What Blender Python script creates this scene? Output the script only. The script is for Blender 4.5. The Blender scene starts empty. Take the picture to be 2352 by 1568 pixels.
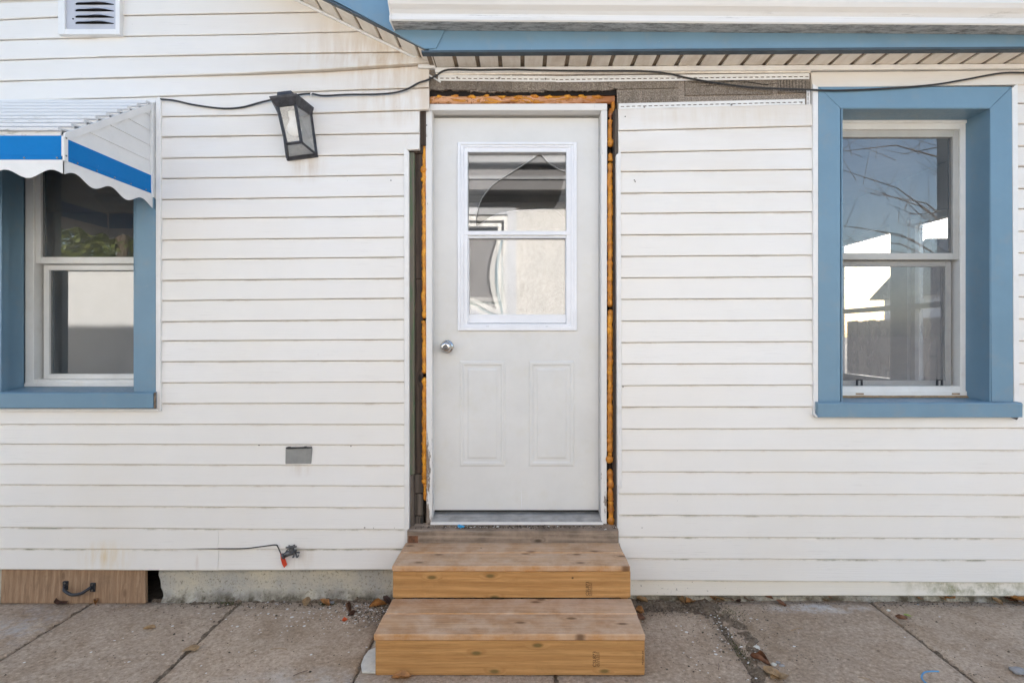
import bpy, bmesh, math, random
from mathutils import Vector, Matrix, noise as mnoise
R = math.radians
random.seed(7)
S = bpy.context.scene
COL = S.collection

# ------------------------------------------------------------------ camera, sky, sun, exposure
CAMD, H, F = 2.675, 1.32, 1244.0           # camera distance to the siding, eye height, focal length in view pixels (2352 wide)
VX, VY = 1200.0, 770.0                     # vanishing point of the yard, in the same pixels
cd = bpy.data.cameras.new('camera'); cam = bpy.data.objects.new('camera', cd); COL.objects.link(cam)
cam.location = (0, -CAMD, H); cam.rotation_euler = (R(90), 0, 0)
cd.sensor_width = 36; cd.lens = 36 * F / 2352
cd.shift_x = (1176 - VX) / 2352; cd.shift_y = (VY - 784) / 2352
cd.clip_start = .02; cd.clip_end = 2000
S.camera = cam
SUN_EL, SUN_AZ = 24, 13                    # sun behind the house, swung towards +X
w = bpy.data.worlds.new('World'); S.world = w; w.use_nodes = True
wn = w.node_tree; bg = wn.nodes['Background']
sky = wn.nodes.new('ShaderNodeTexSky'); sky.sky_type = 'NISHITA'; sky.sun_disc = False
sky.sun_elevation = R(SUN_EL); sky.sun_rotation = R(SUN_AZ)
sky.air_density = 1.0; sky.dust_density = 2.0
wn.links.new(sky.outputs[0], bg.inputs[0]); bg.inputs[1].default_value = .115
sl = bpy.data.lights.new('sun', 'SUN'); sl.energy = 4.7; sl.angle = R(.6); sl.color = (1, .95, .88)
so = bpy.data.objects.new('sun', sl); COL.objects.link(so)
sd = Vector((math.sin(R(SUN_AZ)) * math.cos(R(SUN_EL)), math.cos(R(SUN_AZ)) * math.cos(R(SUN_EL)), math.sin(R(SUN_EL))))
so.rotation_euler = sd.to_track_quat('Z', 'Y').to_euler(); so.location = sd * 30
S.view_settings.view_transform = 'Standard'; S.view_settings.look = 'None'
S.view_settings.exposure = 2.02; S.view_settings.gamma = 1
S.render.engine = 'CYCLES'
S.cycles.use_denoising = True; S.cycles.max_bounces = 10; S.cycles.diffuse_bounces = 5
S.cycles.transparent_max_bounces = 16; S.cycles.sample_clamp_indirect = 8; S.cycles.caustics_reflective = False

# ------------------------------------------------------------------ pixels to places
def sc(Y): return F / (CAMD + Y)
def V(x, y, Y=0.):                          # view pixel on the vertical plane at depth Y
    s = sc(Y); return Vector(((x - VX) / s, Y, H + (VY - y) / s))
def G(x, y, z=0.):                          # view pixel on the ground
    d = (H - z) * F / (y - VY); return Vector(((x - VX) * d / F, d - CAMD, z))
def lerp(pts, x):
    if x <= pts[0][0]:
        a, b = pts[0], pts[1] if len(pts) > 1 else pts[0]
    elif x >= pts[-1][0]:
        a, b = pts[-2] if len(pts) > 1 else pts[0], pts[-1]
    else:
        for a, b in zip(pts, pts[1:]):
            if a[0] <= x <= b[0]: break
    if a[0] == b[0]: return a[1]
    return a[1] + (b[1] - a[1]) * (x - a[0]) / (b[0] - a[0])

# ------------------------------------------------------------------ materials
class NT:
    def __init__(s, name, rough=.6, spec=.5, metal=0.):
        s.m = bpy.data.materials.new(name); s.m.use_nodes = True; s.t = s.m.node_tree
        s.b = s.t.nodes['Principled BSDF']; s.out = s.t.nodes['Material Output']
        s.b.inputs['Roughness'].default_value = rough; s.b.inputs['Metallic'].default_value = metal
        s.b.inputs['Specular IOR Level'].default_value = spec
        s.tc = None
    def n(s, t, **k):
        o = s.t.nodes.new('ShaderNode' + t)
        for a, b in k.items(): setattr(o, a, b)
        return o
    def l(s, a, b): s.t.links.new(a, b)
    def obj(s):
        if not s.tc: s.tc = s.n('TexCoord')
        return s.tc.outputs['Object']
    def uv(s):
        if not s.tc: s.tc = s.n('TexCoord')
        return s.tc.outputs['UV']
    def map(s, scale, src=None, loc=(0, 0, 0)):
        m = s.n('Mapping'); m.inputs['Scale'].default_value = scale; m.inputs['Location'].default_value = loc
        s.l(src or s.obj(), m.inputs[0]); return m.outputs[0]
    def noise(s, scale=5, det=4, rough=.55, vec=None, dist=0.):
        o = s.n('TexNoise'); o.inputs['Scale'].default_value = scale; o.inputs['Detail'].default_value = det
        o.inputs['Roughness'].default_value = rough; o.inputs['Distortion'].default_value = dist
        s.l(vec or s.obj(), o.inputs['Vector']); return o.outputs['Fac']
    def voro(s, scale, vec=None, out='Distance', feat='F1', rnd=1.):
        o = s.n('TexVoronoi', feature=feat); o.inputs['Scale'].default_value = scale
        o.inputs['Randomness'].default_value = rnd
        s.l(vec or s.obj(), o.inputs['Vector']); return o.outputs[out]
    def ramp(s, fac, stops, interp='LINEAR'):
        r = s.n('ValToRGB'); c = r.color_ramp; c.interpolation = interp
        while len(c.elements) < len(stops): c.elements.new(.5)
        for e, (p, col) in zip(c.elements, stops):
            e.position = p; e.color = (*col, 1) if isinstance(col, (tuple, list)) else (col, col, col, 1)
        s.l(fac, r.inputs[0]); return r.outputs[0]
    def mix(s, fac, a, b, mode='MIX'):
        o = s.n('Mix', data_type='RGBA', blend_type=mode)
        for i, v in ((0, fac), (6, a), (7, b)):
            if hasattr(v, 'node'): s.l(v, o.inputs[i])
            elif i == 0: o.inputs[i].default_value = v
            else: o.inputs[i].default_value = (*v, 1)
        return o.outputs[2]
    def math(s, op, a, b=None, c=None):
        o = s.n('Math', operation=op)
        for i, v in enumerate((a, b, c)):
            if v is None: continue
            if hasattr(v, 'node'): s.l(v, o.inputs[i])
            else: o.inputs[i].default_value = v
        return o.outputs[0]
    def sep(s, vec=None):
        o = s.n('SeparateXYZ'); s.l(vec or s.obj(), o.inputs[0]); return o.outputs
    def spot(s, c, r, edge=.5):             # soft ellipsoid mask round a place: 1 inside
        vm = s.n('VectorMath', operation='SUBTRACT'); s.l(s.obj(), vm.inputs[0]); vm.inputs[1].default_value = c
        d = s.n('VectorMath', operation='DIVIDE'); s.l(vm.outputs[0], d.inputs[0]); d.inputs[1].default_value = r
        ln = s.n('VectorMath', operation='LENGTH'); s.l(d.outputs[0], ln.inputs[0])
        return s.ramp(ln.outputs['Value'], [(edge, 1.), (1., 0.)])
    def rnd(s): return s.n('ObjectInfo').outputs['Random']
    def col(s, c):
        if hasattr(c, 'node'): s.l(c, s.b.inputs['Base Color'])
        else: s.b.inputs['Base Color'].default_value = (*c, 1)
        return s
    def rough(s, v): s.l(v, s.b.inputs['Roughness']); return s
    def bump(s, h, strength=.3, dist=.002):
        o = s.n('Bump'); o.inputs['Strength'].default_value = strength; o.inputs['Distance'].default_value = dist
        s.l(h, o.inputs['Height']); s.l(o.outputs[0], s.b.inputs['Normal']); return s
MT = {}
def simple(name, c, rough=.55, var=.08, scale=12, metal=0., spec=.5, bump=.0):
    n = NT(name, rough, spec, metal)
    f = n.noise(scale, 5, .6)
    c2 = tuple(max(0, v * (1 - var * 2)) for v in c)
    n.col(n.mix(n.ramp(f, [(.35, 0.), (.75, 1.)]), c, c2))
    if bump: n.bump(n.noise(scale * 6, 4), bump, .002)
    MT[name] = n.m; return n.m

def vinyl(name, base, skirt=False):
    n = NT(name, .42, .4)
    x, y, z = n.sep()
    u = n.sep(n.uv())
    big = n.noise(1.3, 4, .6)
    grain = n.noise(1, 5, .65, n.map((7, 30, 240)))
    grain2 = n.noise(1, 3, .6, n.map((2.2, 8, 60)))
    c = n.mix(n.ramp(big, [(.3, 0.), (.75, 1.)]), base, tuple(b * k for b, k in zip(base, (.965, .94, .90))))
    c = n.mix(n.math('MULTIPLY', n.rnd(), .22), c, tuple(b * k for b, k in zip(base, (.93, .915, .88))))
    # tan weathering and painted warm bounce light under the eave, streaked along the boards
    hi = n.ramp(n.math('ADD', n.math('MULTIPLY', n.math('SUBTRACT', z, 2.05), .55), n.math('MULTIPLY', n.noise(1, 4, .6, n.map((1.1, 2, 5))), .9)), [(.42, 0.), (.95, 1.)])
    c = n.mix(n.math('MULTIPLY', n.math('MULTIPLY', hi, n.ramp(n.math('ADD', n.math('MULTIPLY', x, .25), .6), [(.05, .25), (.4, 1.)])), .5), c, (.62, .51, .385))
    scr = n.math('MULTIPLY', n.ramp(grain, [(.60, 0.), (.74, 1.)]), n.ramp(n.noise(2.1, 2, .5), [(.45, 0.), (.7, 1.)]))
    c = n.mix(n.math('MULTIPLY', scr, .5), c, (.40, .37, .34))
    # brown soil lines caught in the laps, patchy
    lap = n.ramp(u[1], [(.88, 0.), (.985, 1.)])
    lapn = n.ramp(n.noise(1, 5, .7, n.map((5, 1, 9))), [(.5, 0.), (.68, 1.)])
    c = n.mix(n.math('MULTIPLY', n.math('MULTIPLY', lap, lapn), .5), c, (.38, .28, .19))
    # green film in the laps low on the wall
    low = n.ramp(z, [(.25, 1.), (.62, 0.)])
    gr = n.math('MULTIPLY', n.math('MULTIPLY', lap, low), n.ramp(n.noise(1, 5, .7, n.map((3.2, 1, 3), loc=(4, 0, 2))), [(.5, 0.), (.62, 1.)]))
    c = n.mix(n.math('MULTIPLY', gr, .9), c, (.10, .11, .03))
    # rust runs under the lantern, box, tap and hatch
    wob = n.ramp(n.noise(1, 4, .65, n.map((22, 10, 3))), [(.38, 0.), (.7, 1.)])
    for ctr, rad, col_, a in (((-1.06, 0, 2.15), (.11, .3, .10), (.45, .30, .17), .6), ((-1.115, 0, .235), (.02, .3, .085), (.22, .17, .12), .85),
                              ((-1.08, 0, .23), (.06, .3, .09), (.55, .42, .30), .5), ((-2.05, 0, .23), (.16, .3, .10), (.66, .48, .20), .75),
                              ((-1.10, 0, .665), (.09, .3, .05), (.5, .38, .26), .35), ((-1.60, 0, .20), (.015, .3, .05), (.42, .25, .15), .6),
                              ((-.66, 0, 2.72), (.55, .3, .25), (.52, .37, .22), .85), ((-.58, 0, 2.47), (.32, .3, .15), (.56, .41, .26), .65),
                              ((1.0, 0, 2.40), (.7, .3, .09), (.62, .52, .38), .45)):
        c = n.mix(n.math('MULTIPLY', n.math('MULTIPLY', n.spot(ctr, rad, .1), wob), a), c, col_)
    if skirt:
        sp = n.ramp(n.noise(95, 3, .6), [(.66, 0.), (.72, 1.)])
        c = n.mix(n.math('MULTIPLY', sp, n.spot((.78, 0, .1), (.5, .4, .3), .3)), c, (.05, .045, .03))
        gm = n.math('MULTIPLY', n.ramp(n.noise(14, 6, .7), [(.42, 0.), (.62, 1.)]), n.spot((2.22, 0, .09), (.42, .4, .14), .3))
        c = n.mix(n.math('MULTIPLY', gm, .85), c, (.22, .21, .09))
    fly = n.ramp(n.voro(9, n.map((1, .01, 1))), [(.0, 1.), (.018, 0.)])
    c = n.mix(n.math('MULTIPLY', fly, .8), c, (.08, .07, .06))
    n.col(c)
    n.rough(n.ramp(grain2, [(.3, .36), (.7, .5)]))
    n.bump(n.math('ADD', n.math('MULTIPLY', grain, .7), n.math('MULTIPLY', grain2, .5)), .5, .0022)
    MT[name] = n.m; return n.m
vinyl('white vinyl', (.815, .80, .775)); vinyl('cream vinyl', (.79, .75, .67), True)

def paint(name, base, dirt=(.35, .33, .28), amt=.25, rough=.4, sc_=6, spec=.45):
    n = NT(name, rough, spec)
    f = n.noise(sc_, 6, .65); f2 = n.noise(60, 3, .6)
    c = n.mix(n.ramp(f, [(.35, 0.), (.8, 1.)]), base, tuple(b * .88 for b in base))
    c = n.mix(n.math('MULTIPLY', n.ramp(n.noise(sc_ * 2.3, 6, .7), [(.52, 0.), (.75, 1.)]), amt), c, dirt)
    chip = n.ramp(n.voro(16, n.map((1, 1, 1.4))), [(.0, 1.), (.028, 0.)])
    c = n.mix(n.math('MULTIPLY', chip, .7), c, (.75, .75, .74))
    n.col(c); n.bump(n.noise(9, 2), .12, .004); n.rough(n.ramp(f2, [(.3, rough - .05), (.7, rough + .1)]))
    MT[name] = n.m; return n.m
paint('slate blue paint', (.160, .278, .375), (.27, .28, .27), .34, .38, 4)
paint('white trim', (.80, .79, .77), (.55, .46, .34), .22, .4)
paint('sash white', (.76, .755, .73), (.55, .47, .36), .25, .4)
paint('sash grey', (.46, .455, .43), (.3, .27, .22), .3, .5)
paint('lite white', (.82, .83, .86), (.6, .58, .55), .1, .32)
paint('door paint', (.725, .718, .695), (.62, .59, .48), .3, .4, 3, .3)
paint('awning blue', (.0, .175, .50), (.0, .19, .48), .2, .5, 6, .15)
paint('awning white', (.78, .78, .77), (.5, .5, .47), .18, .38)
paint('vent grey', (.52, .52, .56), (.4, .4, .42), .2, .45)

n = NT('awning top', .4)                      # white slats with black algae along their edges
c = n.mix(n.math('MULTIPLY', n.ramp(n.noise(1, 6, .75, n.map((9, 40, 40))), [(.52, 0.), (.68, 1.)]), n.ramp(n.sep()[1], [(-.0, 0.), (.25, 1.)])), (.68, .68, .68), (.2, .2, .15))
u = n.ramp(n.math('MULTIPLY', n.sep()[1], -1.), [(.2, 0.), (.55, 1.)])
c = n.mix(n.math('MULTIPLY', u, n.ramp(n.noise(1, 7, .75, n.map((12, 90, 60))), [(.52, 0.), (.68, .9)])), (.68, .68, .68), (.22, .21, .15))
n.col(c); MT['awning top'] = n.m

n = NT('gutter white', .38)
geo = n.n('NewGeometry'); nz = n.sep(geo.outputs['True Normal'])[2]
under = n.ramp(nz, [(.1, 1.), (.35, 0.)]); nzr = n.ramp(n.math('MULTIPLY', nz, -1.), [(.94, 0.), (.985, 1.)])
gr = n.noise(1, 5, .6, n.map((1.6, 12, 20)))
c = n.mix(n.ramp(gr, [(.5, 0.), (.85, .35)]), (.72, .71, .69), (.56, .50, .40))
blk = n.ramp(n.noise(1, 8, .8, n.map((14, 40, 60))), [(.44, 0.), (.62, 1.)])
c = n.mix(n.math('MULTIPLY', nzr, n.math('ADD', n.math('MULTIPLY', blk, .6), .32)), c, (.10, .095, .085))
g2 = n.math('MULTIPLY', n.ramp(n.noise(1, 7, .8, n.map((3, 20, 30), loc=(3, 1, 0))), [(.55, 0.), (.72, .7)]), n.ramp(n.math('ABSOLUTE', n.math('SUBTRACT', n.sep()[2], 2.755)), [(.0, 1.), (.018, 0.)]))
c = n.mix(g2, c, (.16, .15, .12)); n.col(c); MT['gutter white'] = n.m

n = NT('soffit vinyl', .5)
st = n.noise(1, 5, .65, n.map((30, 5, 5)))
c = n.mix(n.ramp(st, [(.4, 0.), (.75, .7)]), (.84, .79, .71), (.66, .57, .46))
c = n.mix(n.math('MULTIPLY', n.ramp(n.noise(7, 6, .7), [(.52, 0.), (.75, 1.)]), .45), c, (.45, .35, .25))
n.col(c); MT['soffit vinyl'] = n.m
simple('soffit groove', (.28, .215, .15), .7, .25, 20); simple('shaded lip blue', (.055, .085, .11), .5, .2, 9)  # last one: shade under the fascia lip, put into its colour

def wood(name, light, dark, knot, rough=.6, axis=0, weather=0., edge=False, flat=1):
    n = NT(name, rough, .3)
    o = n.math('MULTIPLY', n.rnd(), 13.)
    cmb = n.n('CombineXYZ'); n.l(o, cmb.inputs[0]); n.l(o, cmb.inputs[1]); n.l(o, cmb.inputs[2])
    add = n.n('VectorMath', operation='ADD'); n.l(n.obj(), add.inputs[0]); n.l(cmb.outputs[0], add.inputs[1])
    src = add.outputs[0]
    def sc3(a, b): return tuple(a if i == axis else b for i in range(3))
    # knots: sparse stretched cells warp the grain
    sx = n.sep(src); across = [q for q in range(3) if q not in (axis, flat)][0]
    k2 = n.n('CombineXYZ'); n.l(n.math('MULTIPLY', sx[axis], 4.6), k2.inputs[0]); n.l(n.math('MULTIPLY', sx[across], 11.), k2.inputs[1])
    vn = n.n('TexVoronoi', voronoi_dimensions='2D'); vn.inputs['Scale'].default_value = 1; n.l(k2.outputs[0], vn.inputs['Vector'])
    kv, kc = vn.outputs['Distance'], vn.outputs['Color']
    pick = n.ramp(n.sep(kc)[0], [(.55, 0.), (.57, 1.)])
    kn = n.math('MULTIPLY', n.ramp(kv, [(.05, 1.), (.12, 0.)]), pick)
    halo = n.math('MULTIPLY', n.ramp(kv, [(.0, 1.), (.24, 0.)]), pick)
    rings = n.n('TexWave', wave_type='BANDS', bands_direction='Z' if axis == 0 else 'X')
    rings.inputs['Scale'].default_value = 1; rings.inputs['Distortion'].default_value = 7; rings.inputs['Detail'].default_value = 3
    rings.inputs['Detail Scale'].default_value = 1.2
    wv = n.n('VectorMath', operation='ADD'); n.l(n.map(sc3(.8, 9), src), wv.inputs[0])
    hv = n.n('CombineXYZ'); n.l(n.math('MULTIPLY', halo, .45), hv.inputs[2]); n.l(n.math('MULTIPLY', halo, .45), hv.inputs[0]); n.l(hv.outputs[0], wv.inputs[1])
    n.l(wv.outputs[0], rings.inputs['Vector'])
    fine = n.noise(1, 6, .75, n.map(sc3(4.5, 105), src))
    blot = n.noise(3.2, 4, .6, src)
    c = n.mix(n.ramp(rings.outputs['Fac'], [(.15, 0.), (.9, .75)]), light, dark)
    c = n.mix(n.math('MULTIPLY', n.ramp(fine, [(.40, 0.), (.66, 1.)]), .75), c, tuple(d * .6 for d in dark))
    c = n.mix(n.math('MULTIPLY', n.ramp(blot, [(.35, 0.), (.75, 1.)]), .45), c, tuple((a * .6 + b * .4) * .85 for a, b in zip(light, dark)))
    if edge:
        ny = n.sep(n.n('NewGeometry').outputs['True Normal'])[1]
        c = n.mix(n.ramp(n.math('MULTIPLY', ny, -1.), [(.4, 0.), (.7, .8)]), c, n.mix(fine, (.62, .33, .12), (.40, .175, .05)))
    if weather: c = n.mix(n.math('MULTIPLY', n.ramp(n.noise(8, 6, .7, src), [(.38, 0.), (.62, 1.)]), weather), c, (.66, .51, .39))
    c = n.mix(n.math('MULTIPLY', halo, .25), c, tuple(d * .6 for d in dark))
    c = n.mix(n.math('MULTIPLY', kn, .8), c, knot)
    sm = n.ramp(n.noise(6, 6, .75, src), [(.55, 0.), (.72, 1.)])
    c = n.mix(n.math('MULTIPLY', sm, .35), c, tuple(d * .5 for d in dark))
    sp_ = n.voro(11, src); pk_ = n.sep(n.voro(11, src, 'Color'))[1]
    c = n.mix(n.math('MULTIPLY', n.math('MULTIPLY', n.ramp(sp_, [(.03, 1.), (.07, 0.)]), n.ramp(pk_, [(.72, 0.), (.74, 1.)])), .8), c, (.06, .035, .02))
    n.col(c); n.bump(fine, .5, .0014)
    MT[name] = n.m; return n.m
wood('tread lumber', (.60, .375, .215), (.44, .245, .125), (.13, .065, .03), .6, 0, .5, True, 2)
wood('riser lumber', (.60, .34, .135), (.47, .235, .080), (.13, .10, .035), .55)
wood('old grey wood', (.31, .245, .19), (.17, .125, .09), (.06, .045, .03), .8, 0, .25)
wood('dark stud', (.11, .078, .06), (.038, .027, .021), (.01, .01, .01), .8, 2)
wood('grey lath', (.17, .14, .115), (.055, .044, .036), (.02, .02, .02), .85, 2)
wood('plywood', (.40, .265, .165), (.30, .185, .11), (.2, .12, .07), .7, 2)
wood('fence wood', (.22, .19, .16), (.12, .10, .085), (.05, .04, .03), .85, 2)

n = NT('green stud', .7)
f = n.noise(1, 6, .7, n.map((40, 40, 5)))
c = n.mix(n.ramp(f, [(.4, 0.), (.55, 1.)]), (.085, .135, .07), (.15, .13, .10))
c = n.mix(n.ramp(n.noise(1, 6, .7, n.map((30, 30, 9), loc=(2, 2, 2))), [(.58, 0.), (.66, 1.)]), c, (.17, .16, .11))
n.col(c); MT['green stud'] = n.m

n = NT('peeling white paint', .55)               # old door jamb: flaked more towards the wet foot
z = n.sep()[2]
fl = n.noise(1, 7, .75, n.map((60, 60, 11)))
lowm = n.math('ADD', n.math('MULTIPLY', n.ramp(z, [(.35, 1.), (1.5, 0.)]), .13), n.math('MULTIPLY', n.math('MULTIPLY', n.ramp(n.math('MULTIPLY', n.sep()[0], -1.), [(.455, 0.), (.47, 1.)]), n.ramp(z, [(.75, 1.), (1.25, 0.)])), .12))
msk = n.ramp(n.math('ADD', fl, lowm), [(.655, 0.), (.68, 1.)])
wd = n.mix(n.noise(1, 5, .7, n.map((120, 120, 6))), (.16, .115, .085), (.36, .30, .25))
n.col(n.mix(msk, (.74, .725, .70), wd)); n.bump(n.math('MULTIPLY', msk, -1.), .6, .002); MT['peeling white paint'] = n.m

n = NT('expanding foam', .45)
f = n.noise(30, 5, .6); g = n.noise(12, 4, .6, None, 1.2)
z = n.sep()[2]
c = n.mix(n.ramp(f, [(.35, 0.), (.7, 1.)]), (.80, .36, .02), (.48, .15, .012))
c = n.mix(n.ramp(n.math('ADD', g, n.math('MULTIPLY', n.math('SUBTRACT', 1.4, z), .10)), [(.5, 0.), (.75, .75)]), c, (.28, .085, .02))
crk = n.ramp(n.voro(34, n.map((1, 1, .6)), 'Distance', 'DISTANCE_TO_EDGE'), [(.0, 1.), (.03, 0.)])
c = n.mix(n.math('MULTIPLY', crk, .55), c, (.12, .035, .008))
c = n.mix(n.math('MULTIPLY', n.ramp(n.math('ADD', n.math('MULTIPLY', n.sep()[0], .5), n.noise(7, 4, .7)), [(.6, 0.), (.85, 1.)]), .6), c, (.34, .11, .02))
n.col(c); n.bump(f, .4, .004); MT['expanding foam'] = n.m

n = NT('cut foam', .5)                          # head of the door: sawn pink foam, amber skin and dark cracks
g = n.noise(1, 5, .6, n.map((9, 9, 26)), 1.4)
c = n.ramp(g, [(.36, (.52, .20, .012)), (.45, (.60, .25, .02)), (.472, (.13, .035, .01)), (.49, (.62, .31, .15)), (.60, (.66, .36, .20)), (.625, (.20, .06, .015)), (.66, (.55, .20, .012)), (.8, (.24, .075, .02))])
x = n.sep()[0]
c = n.mix(n.math('MULTIPLY', n.ramp(n.math('ADD', n.math('MULTIPLY', x, .8), n.noise(9, 3)), [(.42, 0.), (.9, .8)]), .8), c, (.30, .085, .012))
n.col(c); n.bump(g, .8, .008); MT['cut foam'] = n.m

n = NT('asphalt brick', .9, .2)                 # mineral-faced asphalt siding
sp = n.noise(150, 3, .8); bl = n.noise(14, 6, .7)
c = n.ramp(sp, [(.34, (.10, .08, .062)), (.5, (.25, .21, .17)), (.66, (.42, .36, .30))])
c = n.mix(n.math('MULTIPLY', n.rnd(), .45), c, (.12, .095, .075))
c = n.mix(n.math('MULTIPLY', n.ramp(bl, [(.45, 0.), (.72, 1.)]), .6), c, (.09, .075, .06))
stv = n.ramp(n.noise(1, 5, .7, n.map((60, 10, 4))), [(.5, 0.), (.7, .6)])
c = n.mix(stv, c, (.15, .12, .085))
n.col(c); n.bump(sp, .8, .002); MT['asphalt brick'] = n.m
n = NT('asphalt mortar', .9, .2)
sp = n.noise(150, 3, .8)
n.col(n.ramp(sp, [(.34, (.14, .115, .09)), (.5, (.28, .235, .195)), (.66, (.44, .38, .32))])); n.bump(sp, .6, .002); MT['asphalt mortar'] = n.m
simple('charred felt', (.014, .010, .008), .95, .3, 30, bump=.6)

def concrete(name, base, pave=True):
    n = NT(name, .88, .2)
    def k_(*k): return tuple(b * q for b, q in zip(base, k))
    big = n.noise(1.1, 6, .65); mid = n.noise(5, 7, .72, None, .6); fine = n.noise(62, 5, .8); pit = n.noise(1, 6, .8, n.map((38, 90, 60)))
    c = n.mix(n.ramp(big, [(.32, 0.), (.68, 1.)]), k_(1.08, 1.06, 1.04), k_(.74, .72, .70))
    c = n.mix(n.math('MULTIPLY', n.ramp(mid, [(.43, 0.), (.66, 1.)]), .7), c, k_(.58, .50, .41))
    c = n.mix(n.math('MULTIPLY', n.ramp(n.noise(3.3, 6, .7, n.map((1, 1, 1), loc=(7, 3, 1))), [(.52, 0.), (.7, 1.)]), .5), c, k_(1.25, 1.28, 1.32))
    c = n.mix(n.math('MULTIPLY', n.rnd(), .35), c, k_(.72, .72, .74))
    c = n.mix(n.math('MULTIPLY', n.ramp(fine, [(.38, 1.), (.49, 0.)]), .6), c, k_(.40, .35, .30))
    c = n.mix(n.math('MULTIPLY', n.ramp(fine, [(.53, 0.), (.66, 1.)]), .5), c, k_(1.5, 1.48, 1.44))
    sp = n.voro(17); pk = n.sep(n.voro(17, None, 'Color'))[1]
    c = n.mix(n.math('MULTIPLY', n.math('MULTIPLY', n.ramp(sp, [(.06, 1.), (.16, 0.)]), n.ramp(pk, [(.8, 0.), (.82, 1.)])), .75), c, k_(.28, .24, .2))
    if pave:
        ms = n.ramp(n.noise(11, 6, .7), [(.42, 0.), (.62, 1.)])
        for ctr, rad, col_, a in (((1.42, -.06, 0), (.30, .06, .1), (.68, .69, .70), .85), ((.62, -.03, 0), (.30, .10, .1), (.10, .08, .06), .9),
                                  ((1.05, -.30, 0), (.26, .34, .1), (.24, .175, .115), .8), ((-.62, -.12, 0), (.22, .20, .1), (.12, .095, .075), .85),
                                  ((-1.10, -.33, 0), (.20, .14, .1), (.22, .16, .10), .6), ((-.85, -.62, 0), (.4, .12, .1), (.6, .59, .57), .45), ((-2.3, -.25, 0), (.2, .3, .1), (.42, .44, .47), .6)):
            c = n.mix(n.math('MULTIPLY', n.math('MULTIPLY', n.spot(ctr, rad, .2), ms), a), c, col_)
    n.col(c); n.bump(n.math('ADD', n.math('MULTIPLY', fine, .5), n.math('MULTIPLY', pit, 1.)), .7, .004)
    MT[name] = n.m; return n.m
concrete('paving concrete', (.49, .395, .305))
n = NT('foundation parge', .9, .2)
f = n.noise(90, 4, .75); b = n.noise(5, 6, .7); x, y, z = n.sep()
c = n.mix(n.ramp(b, [(.38, 0.), (.62, 1.)]), (.56, .52, .42), (.42, .41, .38))
c = n.mix(n.ramp(f, [(.55, 0.), (.66, .8)]), c, (.16, .14, .10))
c = n.mix(n.math('MULTIPLY', n.ramp(z, [(.015, 1.), (.06, 0.)]), n.ramp(n.noise(12, 6, .7), [(.35, 0.), (.6, 1.)])), c, (.10, .085, .06))
n.col(c); n.bump(f, .7, .004); MT['foundation parge'] = n.m

n = NT('soil', .95, .15)
f = n.noise(85, 5, .85); g = n.noise(24, 5, .75)
c = n.ramp(f, [(.32, (.035, .026, .02)), (.46, (.12, .09, .065)), (.56, (.21, .16, .115)), (.68, (.42, .37, .30))])
c = n.mix(n.ramp(g, [(.45, 0.), (.62, .7)]), c, (.30, .235, .17)); n.col(c); n.bump(f, 1., .008); MT['soil'] = n.m
simple('yard gravel', (.20, .18, .155), .95, .3, 30, bump=.6)
simple('crumb dark', (.11, .085, .062), .95, .3, 30)
simple('crumb tan', (.27, .22, .17), .95, .3, 30)
simple('chip white', (.74, .73, .70), .7, .06, 30)
simple('moss', (.085, .10, .03), .95, .3, 60)
simple('leaf brown', (.20, .085, .04), .6, .35, 50); simple('leaf orange', (.42, .19, .055), .6, .3, 50); simple('leaf tan', (.40, .26, .13), .6, .3, 50)
simple('leaf dark', (.085, .04, .025), .6, .3, 50); simple('leaf green', (.28, .36, .06), .5, .2, 50)
simple('stone white', (.66, .65, .60), .6, .1, 50); simple('stone grey', (.30, .30, .31), .6, .2, 50)
simple('black rubber', (.022, .022, .024), .45, .15, 30)
simple('lantern black', (.06, .062, .074), .5, .4, 40); simple('box grey', (.30, .30, .285), .5, .12, 20)
simple('iron black', (.03, .033, .04), .45, .3, 40); simple('tap metal', (.16, .16, .165), .42, .35, 60, metal=.6)
simple('chrome', (.62, .60, .57), .18, .05, 20, metal=1.); simple('aluminium', (.52, .52, .52), .36, .2, 15, metal=.55)
simple('screw steel', (.30, .28, .25), .4, .2, 30, metal=.8)
simple('tag red', (.62, .055, .018), .4, .12, 30); simple('plastic blue', (.02, .32, .62), .35, .1, 30); simple('cord blue', (.10, .30, .55), .5, .1, 30)
simple('orange scrap', (.75, .12, .03), .5, .2, 30)
simple('room wall', (.20, .19, .17), .8, .08, 4); simple('room ceiling', (.30, .28, .26), .8, .08, 4); simple('dark void', (.012, .012, .012), .9)
simple('roof shingle', (.09, .085, .08), .9, .3, 20, bump=.5); simple('ink', (.045, .025, .015), .8, .2, 40)
simple('bulb white', (.82, .82, .80), .25, .02); simple('neighbour dark', (.20, .195, .20), .6, .1, 6)
simple('neighbour mid', (.30, .31, .33), .5, .06, 4); simple('neighbour grey', (.56, .58, .62), .5, .06, 4); simple('bark', (.10, .075, .055), .9, .3, 20)
n = NT('stucco', .9, .2)
f = n.noise(1, 4, .75, n.map((34, 34, 34))); g = n.noise(1, 3, .7, n.map((22, 22, 22)))
c = n.mix(n.ramp(f, [(.35, 0.), (.62, 1.)]), (.80, .79, .77), (.50, .48, .45)); c = n.mix(n.ramp(g, [(.58, 0.), (.68, .7)]), c, (.28, .25, .22))
n.col(c); n.bump(f, 1., .006); MT['stucco'] = n.m
n = NT('foliage', .5, .4)
n.col(n.mix(n.rnd(), (.075, .115, .025), (.12, .15, .035)))
f = n.noise(6, 3); n.col(n.mix(n.ramp(f, [(.3, 0.), (.7, 1.)]), (.06, .10, .02), (.24, .26, .07))); MT['foliage'] = n.m

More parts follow.
